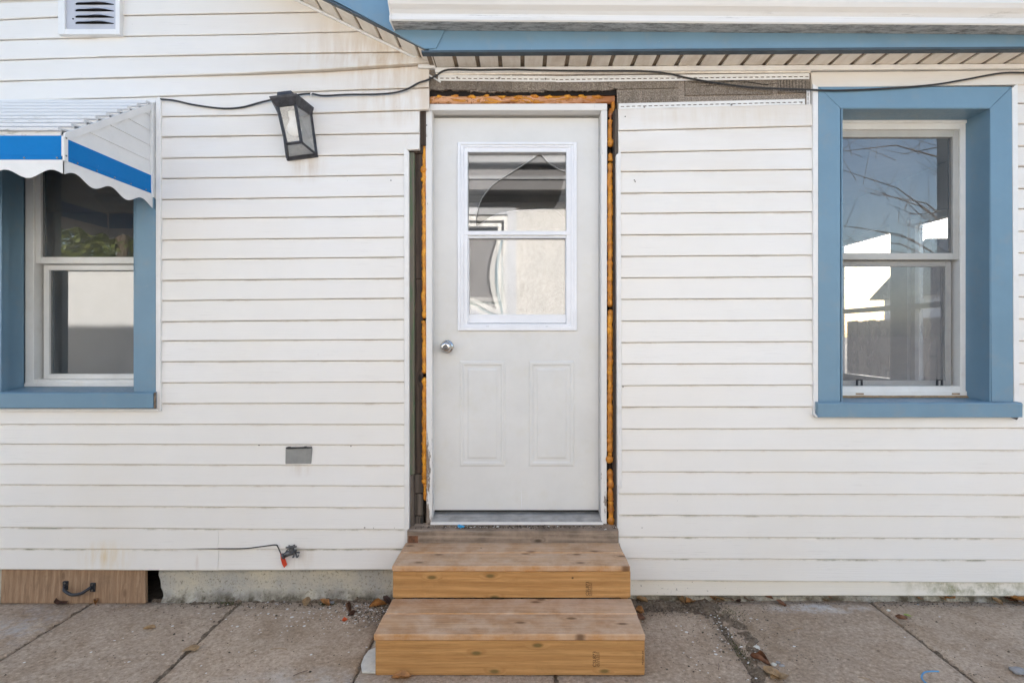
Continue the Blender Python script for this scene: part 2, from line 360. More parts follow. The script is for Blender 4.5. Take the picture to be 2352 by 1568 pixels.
def glass(name, k, dust=.02, rough=.0, tint=1.):
    n = NT(name); t = n.t; t.nodes.remove(n.b)
    tr = n.n('BsdfTransparent'); tr.inputs[0].default_value = (tint, tint, tint, 1)
    gl = n.n('BsdfGlossy'); gl.inputs['Roughness'].default_value = rough; gl.inputs[0].default_value = (1, 1, 1, 1)
    df = n.n('BsdfDiffuse'); df.inputs[0].default_value = (.62, .62, .60, 1)
    ge = n.n('NewGeometry'); dp = n.n('VectorMath', operation='DOT_PRODUCT'); n.l(ge.outputs['Normal'], dp.inputs[0]); n.l(ge.outputs['Incoming'], dp.inputs[1])
    fr = n.math('ADD', .043, n.math('MULTIPLY', .957, n.math('POWER', n.math('SUBTRACT', 1., n.math('ABSOLUTE', dp.outputs['Value'])), 5.)))
    m = n.n('MixShader'); n.l(n.math('MINIMUM', n.math('MULTIPLY', fr, k), 1.), m.inputs[0]); n.l(tr.outputs[0], m.inputs[1]); n.l(gl.outputs[0], m.inputs[2])
    m2 = n.n('MixShader'); d = n.ramp(n.noise(1, 4, .6, n.map((5, 5, 3))), [(.3, dust * .5), (.75, dust * 1.7)])
    n.l(d, m2.inputs[0]); n.l(m.outputs[0], m2.inputs[1]); n.l(df.outputs[0], m2.inputs[2]); n.l(m2.outputs[0], n.out.inputs[0])
    MT[name] = n.m; return n.m
glass('window glass', 3.4, .09); glass('door glass', 2.7, .02); glass('outer door glass', 2.9, .13); glass('dusty glass', 2.0, .35); glass('lantern glass', 2.4, .24, .03)
n = NT('insect screen'); n.t.nodes.remove(n.b)
tr = n.n('BsdfTransparent'); df = n.n('BsdfDiffuse'); df.inputs[0].default_value = (.30, .30, .31, 1); m = n.n('MixShader')
n.l(n.ramp(n.noise(1, 5, .7, n.map((6, 6, 9))), [(.3, .22), (.75, .38)]), m.inputs[0]); n.l(tr.outputs[0], m.inputs[1]); n.l(df.outputs[0], m.inputs[2]); n.l(m.outputs[0], n.out.inputs[0])
MT['insect screen'] = n.m

# ------------------------------------------------------------------ mesh helpers
def tag(o, label=None, cat=None, group=None, kind=None):
    for k, v in (('label', label), ('category', cat), ('group', group), ('kind', kind)):
        if v: o[k] = v
    return o
def wloc(o):
    p = Vector((0, 0, 0))
    while o: p += o.location; o = o.parent
    return p
class MB:
    def __init__(s): s.v = []; s.f = []; s.uv = None
    def add(s, vs, fs):
        k = len(s.v); s.v += [Vector(v) for v in vs]; s.f += [[i + k for i in f] for f in fs]; return s
    def box(s, x0, x1, y0, y1, z0, z1):
        return s.hexa([(x0, y0, z0), (x1, y0, z0), (x1, y1, z0), (x0, y1, z0), (x0, y0, z1), (x1, y0, z1), (x1, y1, z1), (x0, y1, z1)])
    def hexa(s, p):
        return s.add(p, [(3, 2, 1, 0), (4, 5, 6, 7), (0, 1, 5, 4), (1, 2, 6, 5), (2, 3, 7, 6), (3, 0, 4, 7)])
    def vbox(s, x0, x1, ya, yb, Y, Y1):          # box whose front face covers view pixels x0..x1, ya(top)..yb at depth Y
        a, b = V(x0, yb, Y), V(x1, ya, Y); return s.box(a.x, b.x, Y, Y1, a.z, b.z)
    def prism(s, pts, d):                        # polygon (list of 3-D points) pushed along vector d
        k = len(pts); d = Vector(d); P = [Vector(p) for p in pts]
        return s.add(P + [p + d for p in P], [list(range(k))[::-1], list(range(k, 2 * k))] + [(i, (i + 1) % k, k + (i + 1) % k, k + i) for i in range(k)])
    def tube(s, pts, r, n=8, cap=True):
        pts = [Vector(p) for p in pts]; k0 = len(s.v); rr = r if isinstance(r, (list, tuple)) else [r] * len(pts)
        up = None
        for i, p in enumerate(pts):
            t = (pts[min(i + 1, len(pts) - 1)] - pts[max(i - 1, 0)]).normalized()
            if up is None:
                up = Vector((0, 0, 1)) if abs(t.z) < .9 else Vector((1, 0, 0))
            a = t.cross(up).normalized(); b = a.cross(t).normalized(); up = b
            for j in range(n):
                an = 2 * math.pi * j / n; s.v.append(p + (a * math.cos(an) + b * math.sin(an)) * rr[i])
        for i in range(len(pts) - 1):
            for j in range(n):
                s.f.append([k0 + i * n + j, k0 + i * n + (j + 1) % n, k0 + (i + 1) * n + (j + 1) % n, k0 + (i + 1) * n + j])
        if cap:
            s.f.append([k0 + j for j in range(n)][::-1]); s.f.append([k0 + (len(pts) - 1) * n + j for j in range(n)])
        return s
    def lathe(s, c, axis, prof, n=20):           # prof: (distance along axis, radius)
        ax = Vector(axis).normalized(); c = Vector(c)
        return s.tube([c + ax * a for a, r in prof], [max(r, 1e-4) for a, r in prof], n)
    def grid(s, fn, nu, nv):
        k = len(s.v)
        for j in range(nv + 1):
            for i in range(nu + 1): s.v.append(Vector(fn(i / nu, j / nv)))
        for j in range(nv):
            for i in range(nu):
                a = k + j * (nu + 1) + i; s.f.append([a, a + 1, a + nu + 2, a + nu + 1])
        return s
    def blob(s, c, r, seed=0, n=1, amp=.3):
        bm = bmesh.new(); bmesh.ops.create_icosphere(bm, subdivisions=n, radius=1)
        c = Vector(c); r = Vector(r) if hasattr(r, '__len__') else Vector((r, r, r))
        vs = [c + Vector((v.co.x * r.x, v.co.y * r.y, v.co.z * r.z)) * (1 + amp * mnoise.noise(v.co * 1.3 + Vector((seed * 3.1, seed, 0)))) for v in bm.verts]
        fs = [[v.index for v in f.verts] for f in bm.faces]; bm.free(); return s.add(vs, fs)
    def rot(s, M):
        s.v = [M @ v for v in s.v]; return s
    def build(s, name, mat, parent=None, bevel=0., smooth=False, origin=None, fix=True):
        me = bpy.data.meshes.new(name); o = bpy.data.objects.new(name, me); COL.objects.link(o)
        off = wloc(parent) if parent else Vector((0, 0, 0))
        if origin is not None: o.location = Vector(origin) - off; off = Vector(origin)
        me.from_pydata([v - off for v in s.v], [], s.f)
        if s.uv:
            l = me.uv_layers.new(name='UVMap')
            for lp in me.loops: l.data[lp.index].uv = s.uv[lp.vertex_index]
        bm = bmesh.new(); bm.from_mesh(me)
        if fix: bmesh.ops.recalc_face_normals(bm, faces=bm.faces)
        if bevel: bmesh.ops.bevel(bm, geom=list(bm.edges), offset=bevel, segments=1, affect='EDGES', clamp_overlap=True)
        bm.to_mesh(me); bm.free()
        if smooth:
            for p in me.polygons: p.use_smooth = True
        me.materials.append(MT[mat]); o.parent = parent
        return o
def empty(name, loc, label=None, cat=None, group=None):
    o = bpy.data.objects.new(name, None); COL.objects.link(o); o.location = loc; o.empty_display_size = .1
    return tag(o, label, cat, group)
def smooth_path(pts, k=6):
    P = [Vector(p) for p in pts]; out = []
    for i in range(len(P) - 1):
        p0, p1, p2, p3 = P[max(i - 1, 0)], P[i], P[i + 1], P[min(i + 2, len(P) - 1)]
        for j in range(k):
            t = j / k; out.append(.5 * ((2 * p1) + (p2 - p0) * t + (2 * p0 - 5 * p1 + 4 * p2 - p3) * t * t + (3 * p1 - p0 - 3 * p2 + p3) * t ** 3))
    return out + [P[-1]]
def nz(x, y=0., z=0.): return mnoise.noise(Vector((x, y, z)))

# ================================================================== the setting
g = MB().grid(lambda u, v: ((u - .5) * 900, (v - .5) * 900, -.045), 2, 2).build('ground', 'yard gravel'); tag(g, kind='structure')
pav = empty('pavement', (0, 0, 0)); tag(pav, kind='structure')
XE = [-5.2, -4.42, -3.65, -2.9, -2.13, -1.40, -.645, .13, .905, 1.73, 2.52, 3.3, 4.1, 4.9]
YE = [.03, -1.05, -2.1, -3.38]
for i in range(len(XE) - 1):
    for j in range(3):
        rs = random.Random(i * 7 + j); gx = .008 if i not in (8,) else .012
        x0, x1, y1, y0 = XE[i] + .004, XE[i + 1] - gx, YE[j] - .003, YE[j + 1] + .01
        dz = rs.uniform(-.005, .003); tx = rs.uniform(-.006, .006); ty = rs.uniform(-.003, .003)
        if i == 8: x0 += .008
        N = 26 if j == 0 else 6
        m = MB()
        def top(u, v):
            x = x0 + (x1 - x0) * u; y = y0 + (y1 - y0) * v
            e = min(u * (x1 - x0), (1 - u) * (x1 - x0), v * (y1 - y0), (1 - v) * (y1 - y0))
            rag = .004 * nz(x * 14, y * 14, i) * (1 if e < 1e-6 else 0)
            z = dz + tx * (u - .5) + ty * (v - .5) + .0018 * nz(x * 9, y * 9) + .0012 * nz(x * 27, y * 27)
            if e < 1e-6: z -= .006 + .004 * abs(nz(x * 30, y * 30))
            if e < 1e-6 and 0 < v < 1: x += rag
            return (x, y, z)
        def us(k, N):                       # denser rows next to the edges for a rounded arris
            return [0, .012] + [.012 + .976 * q / (N - 2) for q in range(1, N - 2)] + [.988, 1]
        U = us(0, N)
        m.grid(lambda a, b: top(U[min(N, round(a * N))], U[min(N, round(b * N))]), N, N)
        kk = N + 1; ring = [q for q in range(kk)] + [r * kk + N for r in range(1, kk)] + [N * kk + q for q in range(N - 1, -1, -1)] + [r * kk for r in range(N - 1, 0, -1)]
        b0 = len(m.v); m.v += [Vector((m.v[q].x, m.v[q].y, -.06)) for q in ring]
        m.f += [[ring[q], ring[(q + 1) % len(ring)], b0 + (q + 1) % len(ring), b0 + q] for q in range(len(ring))]
        m.build('paving_slab', 'paving concrete', pav, smooth=True)

# ================================================================== the house
house = empty('house', (0, 0, 0), 'white vinyl sided house with slate blue trim and unfinished door surround', 'house')
def part(mb, name, mat, parent=None, **k): return mb.build(name, mat, parent or house, **k)

# wall body behind the siding, in blocks round the openings (front plane at Y .019)
DX0, DX1, DZ1 = -.5634, .471, 2.515
W0, W1 = .019, .16
LW = (-2.575, -1.905, 1.0, 2.36)      # left window opening
RW = (1.565, 2.318, .955, 2.437)      # right window opening
def wallblocks(xa, xb, za, zb, holes, y0, y1):
    m = MB(); cur = xa
    for (a, b, c, d) in sorted(holes):
        m.box(cur, a, y0, y1, za, zb); m.box(a, b, y0, y1, za, c); m.box(a, b, y0, y1, d, zb); cur = b
    return m.box(cur, xb, y0, y1, za, zb)
part(wallblocks(-3.76, 3.05, .165, 2.66, [LW, (DX0, DX1, .30, DZ1), RW], W0, W1), 'wall', 'old grey wood')
gp = [(-3.76, W0, 2.66), (-.47, W0, 2.66), (-2.12, W0, 3.467)]
part(MB().prism(gp, (0, .12, 0)), 'gable_wall', 'white trim')
part(MB().box(-5.4, -5.28, .42, 6, 0, 2.8), 'side_wall', 'white trim'); part(MB().box(-5.4, -3.76, .30, .42, 0, 2.9), 'side_wall', 'white trim'); part(MB().box(-3.78, -3.66, .161, .30, 0, 2.7), 'side_wall', 'white trim')
m = MB().box(-5.4, 3.05, 6, 6.12, 0, 2.8); part(m, 'rear_wall', 'room wall')
# end wall of the right room with two windows that let the yard show through
EX = 3.05
m = MB(); ws = [(.55, 1.45), (1.64, 2.45)]
cur = .16
for a, b in ws:
    m.box(EX - .12, EX, cur, a, 0, 2.66); m.box(EX - .12, EX, a, b, 0, .92); m.box(EX - .12, EX, a, b, 2.2, 2.66); cur = b
m.box(EX - .12, EX, cur, 6, 0, 2.66); part(m, 'end_wall', 'neighbour grey')
for a, b in ws:
    f = MB()
    for q in ((a, a + .04, .92, 2.2), (b - .04, b, .92, 2.2), (a + .04, b - .04, .92, .97), (a + .04, b - .04, 2.15, 2.2), (a + .04, b - .04, 1.52, 1.56)): f.box(EX - .09, EX - .04, q[0], q[1], q[2], q[3])
    f = part(f, 'end_window', 'sash white')
    MB().grid(lambda u, v: (EX - .06, a + (b - a) * u, .92 + 1.28 * v), 1, 1).build('pane', 'dusty glass', f)
m = MB().box(-5.28, 2.93, .16, 6, .22, .30); part(m, 'floor', 'room wall')
m = MB().box(-5.28, 2.93, .16, 6, 2.52, 2.56); part(m, 'ceiling', 'room ceiling')
for X in (-.95, .95): part(MB().box(X - .05, X + .05, .16, 6, .3, 2.52), 'partition', 'room wall')
part(MB().box(-5.28, -1.0, 2.6, 2.7, .3, 2.52), 'partition', 'room wall'); part(MB().box(-.9, .9, 2.2, 2.3, .3, 2.52), 'partition', 'room wall')
part(MB().box(1.0, 2.93, 3.2, 3.3, .3, 2.52), 'partition', 'room wall')
# roofs (mostly above the frame)
def slab_roof(a, b, c, d, th): return MB().hexa([a, b, c, d] + [Vector(p) + Vector((0, 0, th)) for p in (a, b, c, d)])
part(slab_roof((-2.12, -.145, 3.54), (-.62, -.145, 2.85), (-.62, 2.2, 2.85), (-2.12, 2.2, 3.54), .06), 'roof', 'roof shingle')
part(slab_roof((-3.94, -.145, 2.70), (-2.12, -.145, 3.54), (-2.12, 2.2, 3.54), (-3.94, 2.2, 2.70), .06), 'roof', 'roof shingle')
part(slab_roof((-.62, -.15, 2.80), (3.3, -.15, 2.80), (3.3, 3.0, 4.3), (-.62, 3.0, 4.3), .06), 'roof', 'roof shingle')
part(slab_roof((-5.7, .10, 2.86), (-.62, .10, 2.86), (-.62, 3.0, 4.3), (-5.7, 3.0, 4.3), .06), 'roof', 'roof shingle')
part(slab_roof((-5.7, 3.0, 4.3), (3.3, 3.0, 4.3), (3.3, 6.3, 2.75), (-5.7, 6.3, 2.75), .06), 'roof', 'roof shingle')
part(MB().prism([(3.0, .02, 2.66), (3.0, 6.1, 2.66), (3.0, 3.0, 4.2)], (.05, 0, 0)), 'end_gable', 'neighbour grey')

# foundation
def fnd(x0, x1, za=-.08, zb=.166):
    m = MB()
    N = int((x1 - x0) / .03) + 2
    def fn(u, v):
        x = x0 + (x1 - x0) * u; z = za + (zb - za) * v
        y = .030 + .006 * nz(x * 6, z * 10) + .004 * nz(x * 25, z * 25, 3) - (.03 * max(0, .05 - z) / .05 if z < .05 else 0) * (.6 + .4 * nz(x * 5))
        if u == 0: x += .02 * nz(z * 20, 5) + .03 * (1 - v)
        return (x, y, z)
    m.grid(fn, N, 12); k = 13 * (N + 1)
    m.box(x0 + .03, x1, .045, .15, za, zb)
    return m
part(fnd(-1.815, 3.05), 'foundation', 'foundation parge', smooth=True)
part(fnd(-5.4, -2.56), 'foundation', 'foundation parge', smooth=True)

# ---- siding: every course is a plank of its own
def plank(bot, top, x0, x1, mat='white vinyl', lip=0., yoff=0., name='siding_plank', seed=None):
    m = MB(); m.uv = []; n = max(2, int((x1 - x0) / 28)); sd_ = seed if seed is not None else random.random() * 50
    prof = None
    for i in range(n + 1):
        x = x0 + (x1 - x0) * i / n; zb = V(x, lerp(bot, x)).z; zt = V(x, lerp(top, x)).z; X = (x - VX) / sc(0)
        wz = .0007 * nz(X * 2.2, sd_) + .0004 * nz(X * 7, sd_); wy = .0013 * nz(X * 1.6, sd_, 9) + yoff
        lp = lip * min(1, max(0, (x - 300) / 500)) if lip else 0
        pr = [(.006, zb + wz), (-.0112 - lp + wy, zb + wz), (-.0130 - lp + wy, zb + .004 + wz), (-.0045 + wy, zt - .0032), (.0075, zt - .001), (.0085, zt + .006), (.012, zt + .006), (.012, zb + wz + .004)]
        vv = [0, 0, .04, .985, 1, 1, 1, 0]
        m.v += [Vector((X, a, b)) for a, b in pr]; m.uv += [(X, q) for q in vv]
    K = 8
    for i in range(n):
        for j in range(K): m.f.append([i * K + j, (i + 1) * K + j, (i + 1) * K + (j + 1) % K, i * K + (j + 1) % K])
    m.f.append(list(range(K))); m.f.append(list(range(n * K, n * K + K))[::-1])
    return part(m, name, mat)
LX = -540
L = [[(LX, 26), (602, -13), (1000, -26)],
     [(LX, 66), (-60, 51), (145, 41), (290, 38), (564, 33), (739, 29.6), (1000, 23)],
     [(LX, 112), (-60, 96), (150, 90), (290, 86), (564, 81.7), (827, 75), (1000, 70)],
     [(LX, 158), (-60, 142), (230, 133.5), (564, 127), (923, 122), (1000, 120)],
     [(LX, 206), (-60, 190), (230, 181.5), (564, 173), (750, 166), (998, 150)],
     [(LX, 250), (-60, 236), (371, 223), (564, 217), (986, 203)],
     [(LX, 292), (-60, 280), (371, 269.5), (564, 266.5), (986, 254)],
     [(LX, 336), (371, 316), (964, 307)], [(LX, 380), (371, 364.5), (928, 355.6)], [(LX, 424), (371, 411), (928, 402.4)],
     [(LX, 470), (371, 459), (928, 451)], [(LX, 512), (371, 503), (928, 496.5)], [(LX, 560), (371, 551.8), (928, 545)],
     [(LX, 604), (371, 596.3), (928, 590.5)], [(LX, 650), (371, 643.9), (928, 639.2)], [(LX, 697), (371, 690.3), (928, 684.5)],
     [(LX, 744), (371, 738.3), (928, 733.2)], [(LX, 788), (371, 782.3), (928, 779.1)], [(LX, 834), (371, 829.9), (928, 827.2)],
     [(LX, 881), (371, 877.9), (928, 875.9)], [(LX, 927), (371, 925.5), (928, 924.6)], [(LX, 973), (371, 973), (928, 973.4)],
     [(LX, 1018), (0, 1018), (928, 1020)], [(LX, 1064), (0, 1064), (928, 1067)], [(LX, 1111), (0, 1111), (928, 1114)],
     [(LX, 1159), (0, 1159), (928, 1164)], [(LX, 1207), (0, 1208), (503, 1212), (928, 1213.5)], [(LX, 1255), (0, 1256.5), (503, 1259), (928, 1257.5)],
     [(LX, 1303), (0, 1304), (503, 1306.5), (928, 1305)]]
def rake_x(y): return VX + sc(0) * (-2.12 - (3.45 - V(0, y).z) / .489)     # left slope of the gable at that height
for k in range(8):                                        # courses up to the gable peak
    yb = -13 - 46.5 * k; yt = yb - 46.5; xl = max(LX, rake_x(yt + 18)); xr = min(990, 2 * (VX - 2.12 * sc(0)) - xl)
    if xr - xl > 40: plank([(LX, yb + 20), (602, yb), (1000, yb - 12)], [(LX, yt + 20), (602, yt), (1000, yt - 12)], xl, xr)
LX0 = LX
for i in range(1, len(L)):
    b, t = L[i], L[i - 1]
    LX = max(LX0, rake_x(t[0][1])) if i <= 4 else LX0
    if i in (3, 4):
        plank(b, t, LX, 229, lip=0); plank(b, t, 226.5, 998 if i == 4 else 990, lip=.016 if i == 4 else 0, yoff=-.003)
    elif i <= 6: plank(b, t, LX, 990 if i < 5 else 986)
    elif i <= 20:
        plank(b, t, LX, -52); plank(b, t, 361, 964 if i == 7 else 933)
        if i == 8: plank([(930, 346.5), (964, 345.5)], t, 933.5, 964)
    elif i >= 27: plank(b, t, LX, 504, yoff=-.003); plank(b, t, 502, 934)
    else: plank(b, t, LX, 933)
Rr = [[(1421, 250), (1845, 240)], [(1421, 301.4), (1866, 290.5)], [(1421, 351.4), (1866, 342.6)], [(1421, 395), (1866, 389.8)], [(1421, 444.5), (1866, 440.3)],
      [(1421, 490.8), (1866, 487)], [(1421, 540), (1866, 537)], [(1421, 589), (1866, 586)], [(1421, 638.2), (1866, 635.2)], [(1421, 687.3), (1866, 684.8)],
      [(1421, 737), (1866, 734.7)], [(1421, 786), (1866, 783.6)], [(1421, 834.8), (1866, 834.1)], [(1421, 884.3), (1866, 883.1)], [(1421, 933.3), (1866, 932.9)],
      [(1421, 983.8), (2352, 981)], [(1421, 1032.3), (2352, 1032.5)], [(1421, 1081.5), (2352, 1084)], [(1421, 1131.4), (2352, 1134)], [(1421, 1180.3), (2352, 1184)],
      [(1421, 1230.3), (2352, 1234)], [(1421, 1279.8), (2352, 1283.3)], [(1421, 1328.8), (2352, 1335.3)], [(1421, 1364.8), (2352, 1366.3)]]
for i in range(1, len(Rr)):
    if i == 23: plank(Rr[i], Rr[i - 1], 1419, 2618, 'cream vinyl', yoff=.004)
    elif i >= 15: plank(Rr[i], Rr[i - 1], 1418 if i < 18 else 1420.5, 2618)
    else: plank(Rr[i], Rr[i - 1], 1420 if i < 3 else 1421, 1870)
RS = [165, 193, 239, 285.8, 336.7, 382.6, 433.4, 480.2, 531.3, 581, 631.3, 681.4, 731.6, 782, 832.6, 881, 931, 981]
for a, b in zip(RS[1:], RS[2:]): plank([(2330, b), (2618, b)], [(2330, a), (2618, a)], 2330, 2618)
plank([(1862, 204), (2618, 193)], [(1862, 167), (2618, 158)], 1862, 2618)
# slotted nailing hems left bare above the door and beside it
def hem(pa, pb, hgt, Y, first=.0, n0='nailing_hem'):
    a, b = V(*pa, Y), V(*pb, Y); d = (b - a); ln = d.length; d.normalize(); up = Vector((0, 0, 1)); m = MB()
    pit, slot = .0275, .017; h = hgt / sc(Y); r0, r1 = h * .34, h * .52
    def strip(s0, s1, z0, z1):
        P = [a + d * s0 + up * z0, a + d * s1 + up * z0, a + d * s1 + up * z1, a + d * s0 + up * z1]; m.prism(P, (0, .0025, 0))
    strip(0, ln, 0, r0); strip(0, ln, r1, h); k = first
    while k < ln:
        strip(k, min(k + pit - slot, ln), r0, r1); k += pit
    return part(m, n0, 'white trim')
hem((1006, 185.5), (1277, 188), 13, -.004); hem((1277, 189), (1859, 182), 13.5, -.007, .008)
hem((1421, 250.5), (1849, 240), 12.5, -.004)
m = MB(); a, b = V(1853, 244, -.004), V(1861, 206, -.004)
m.box(a.x, a.x + .005, -.004, -.001, a.z, b.z); m.box(a.x + .009, b.x, -.004, -.001, a.z, b.z)
for q in range(4): m.box(a.x + .005, a.x + .009, -.004, -.001, a.z + .022 * q, a.z + .022 * q + .006)
part(m, 'nailing_hem', 'white trim')
for (x, y) in ((1050, 179), (1147, 180), (1253, 182), (1493, 181), (1662, 178), (1480, 246), (1680, 241), (1841, 236)):
    part(MB().lathe(V(x, y, -.004), (0, -1, 0), [(0, .005), (.002, .005), (.003, .002)], 8), 'nail', 'screw steel')
# J-channels beside the door
def jch(pts, name='corner_trim', mat='white trim', Y=-.018, Y1=.016): return part(MB().prism([V(x, y, Y) for x, y in pts], (0, Y1 - Y, 0)), name, mat, bevel=.0015)
jch([(927.5, 338), (939, 348), (939.5, 1247), (929, 1247)])
jch([(1415.5, 356), (1426, 346), (1428.5, 1120), (1418.5, 1118)])
part(MB().vbox(1418.5, 1421.5, 1116, 1262, -.014, .012), 'corner_trim', 'white trim')
part(MB().prism([V(1421, 1248, -.014), V(1424, 1247, -.03), V(1428, 1275, -.03), V(1423, 1275, -.014)], (0, .006, .001)), 'corner_trim', 'white trim')

for x, y in ((980, 288), (898, 414.5), (1457, 414), (1459, 417), (1436, 268), (1431, 888), (595, 1022), (806, 1024), (1352, 965)):
    if x != 1352: part(MB().lathe(V(x, y, -.0125), (0, -1, 0), [(0, .003), (.0012, .0028)], 7), 'nail_hole', 'charred felt')

# ---- asphalt brick strip exposed above the door
def jag(x0, x1, f, amp, step=9, s=0):
    pts = []; x = x0
    while x < x1: pts.append((x, f + amp * (nz(x * .05, s) + .7 * nz(x * .19, s)))); x += step * (.6 + .8 * abs(nz(x * .4, s + 3)))
    return pts + [(x1, f + amp * nz(x1 * .05, s))]
Yb = .003
P = [(987, 186), (987, 206)] + jag(987, 1080, 207, 4) + jag(1080, 1250, 211, 6, 7, 2) + jag(1250, 1400, 207, 4, 8, 4) + [(1417, 203), (1418, 252), (1866, 246), (1866, 166), (987, 168)]
part(MB().prism([V(x, y, .006) for x, y in P], (0, .011, 0)), 'asphalt_backing', 'asphalt mortar')
def brick(P): part(MB().prism([V(x, y, Yb - .004) for x, y in P], (0, .009, 0)), 'brick', 'asphalt brick')
brick([(988, 172), (988, 203)] + jag(990, 1095, 206.5, 2.5, 7) + [(1096, 172)])
brick([(1099, 172)] + jag(1099, 1171, 209, 4, 6, 3) + [(1172, 172)])
brick([(1176, 172)] + jag(1176, 1385, 208, 5.5, 7, 5) + [(1388, 200), (1388, 172)])
brick([(1397, 176), (1397, 200), (1420, 205), (1558, 202), (1560, 176)])
brick([(1573.6, 174), (1573.6, 219), (1775, 216), (1775, 174)]); brick([(1788, 174), (1788, 214), (1862, 212), (1862, 174)])
brick([(1421, 211), (1421, 246), (1468, 246), (1468, 209)]); brick([(1477, 209), (1477, 246), (1558, 246), (1558, 206)])
for i in range(7):                                        # score lines cut into the bricks
    x0 = 1580 + 25 * i + 9 * nz(i * 3.3); yy = 188 + 22 * abs(nz(i * 1.7, 4))
    pts = [V(x0 + 14 * q, yy + 3.5 * math.sin(q * .8 + i), -.0012) for q in range(5)]; part(MB().tube(pts, .0012, 5), 'score_line', 'charred felt')
for i in range(9): part(MB().tube([V(1793 + 7 * i, 184, -.001), V(1793.5 + 7 * i, 210, -.001)], .0013, 5), 'score_line', 'charred felt')
m = MB().prism([V(x, y, .0165) for x, y in [(986, 200), (1419, 197), (1419, 219), (986, 221)]], (0, .02, 0)); part(m, 'felt_edge', 'charred felt')

# ---- door surround: studs, foam, jambs
def vb(name, mat, x0, x1, ya, yb, Y, Y1, **k): return part(MB().vbox(x0, x1, ya, yb, Y, Y1), name, mat, **k)
vb('stud', 'green stud', 940, 951.5, 350, 1090, .006, .12, bevel=.003); vb('stud', 'grey lath', 940.5, 951, 1091, 1214, .008, .12, bevel=.003)
for ya, yb in ((353, 640), (641, 1087), (1089, 1132), (1134, 1183), (1185, 1215)): vb('sheathing_board', 'dark stud' if yb < 1088 else 'grey lath', 951.8, 972, ya, yb, .030 + .002 * nz(yb), .13, bevel=.002)
vb('sheathing_board', 'dark stud', 938, 972, 333, 352, .020, .13, bevel=.002); vb('sheathing_board', 'dark stud', 958, 978, 250, 334, .014, .13, bevel=.002)
vb('backing_board', 'dark stud', 966, 990, 240, 1216, .075, .15); vb('backing_board', 'dark stud', 1388, 1420, 205, 1216, .075, .15)
vb('stud', 'dark stud', 1407.5, 1413, 240, 1212, .022, .14, bevel=.003); vb('stud', 'grey lath', 1412.6, 1420, 250, 1214, .010, .14, bevel=.003)
vb('header', 'dark stud', 986, 1419, 212, 241, .06, .15)
def foam(x, ya, yb, r0, seed, Y=.03):
    n_ = max(3, int((yb - ya) / 3.4)); pts = []; rr = []
    for i in range(n_ + 1):
        y = ya + (yb - ya) * i / n_
        k = r0 * (1 + .38 * nz(y * .085, seed) + .22 * nz(y * .25, seed))
        if i in (0, n_): k *= .45
        pts.append(V(x + 1.6 * nz(y * .03, seed + 5), y, Y + .004 * nz(y * .06, seed + 8))); rr.append(max(.3, k) / sc(0))
    mb = MB().tube(pts, rr, 12)
    mb.v = [v + Vector((.0030 * nz(v.x * 140, v.z * 70, seed), .0035 * nz(v.x * 120, v.z * 55, seed + 9), .003 * nz(v.z * 90, seed))) for v in mb.v]
    part(mb, 'foam_bead', 'expanding foam', smooth=True)
foam(974.3, 270, 384, 4.2, 1); foam(973.2, 380, 398, 7.0, 2); foam(974.2, 394, 731, 5.2, 3); foam(974.4, 739, 858, 5.2, 4); foam(974.8, 866, 1100, 5.4, 5); foam(974.8, 1098, 1112, 6.2, 6); foam(976, 1110, 1149, 4.0, 7)
foam(1401, 274, 322, 5.0, 11); foam(1401.5, 318, 338, 6.4, 12); foam(1401.8, 352, 372, 6.0, 13, .028); foam(1401, 374, 705, 6.2, 14); foam(1401, 711, 1048, 6.4, 15); foam(1399.5, 1046, 1064, 7.5, 16, .022); foam(1402, 1076, 1150, 6.8, 17); foam(1403, 1148, 1205, 7.0, 18)
for k, (x, y) in enumerate(((1398, 1012), (1400, 328), (972, 740), (971, 412), (1401, 870))):
    part(MB().blob(V(x, y, .024), (.010, .008, .011), k, 2, .6), 'foam_bead', 'expanding foam', smooth=True)
m = MB()
def fh(u, v):
    x = 987 + (1412 - 987) * u; y = 240 - 24.5 * v + 2.2 * nz(x * .03) * v; e = 4 * v * (1 - v)
    return V(x, y, .034 - .016 * e ** .6 - .009 * nz(x * .035, y * .12) - .004 * nz(x * .11, y * .3, 4))
m.grid(fh, 130, 10); part(m, 'foam_strip', 'cut foam', smooth=True)
for k in range(11):
    x = 1010 + 36 * k + 12 * nz(k * 2.7); part(MB().blob(V(x, 223 + 5 * nz(k * 1.9, 3), .022), (.022 + .01 * nz(k), .010, .0085), k + 20, 2, .7), 'foam_bead', 'expanding foam', smooth=True)
part(MB().blob(V(1408, 246, .028), (.010, .012, .030), 3, 2, .5), 'foam_bead', 'expanding foam', smooth=True)
part(MB().blob(V(1402, 262, .035), (.012, .012, .03), 4, 2, .6), 'foam_bead', 'cut foam', smooth=True)
def jamb(P, name='door_jamb'): return part(MB().prism([V(x, y, .02) for x, y in P], (0, .14, 0)), name, 'peeling white paint', bevel=.002)
jamb([(977.6, 254), (992.4, 254), (992.4, 1198), (979.5, 1205)]); jamb([(1380.8, 254), (1394.7, 254), (1393.5, 1204), (1380.8, 1200)])
jamb([(977.6, 239), (1394.7, 237.5), (1394.7, 253.4), (977.6, 253.4)], 'door_head')
part(MB().box(-.4506, .3915, .135, .15, 2.41, 2.4395), 'door_stop', 'white trim')

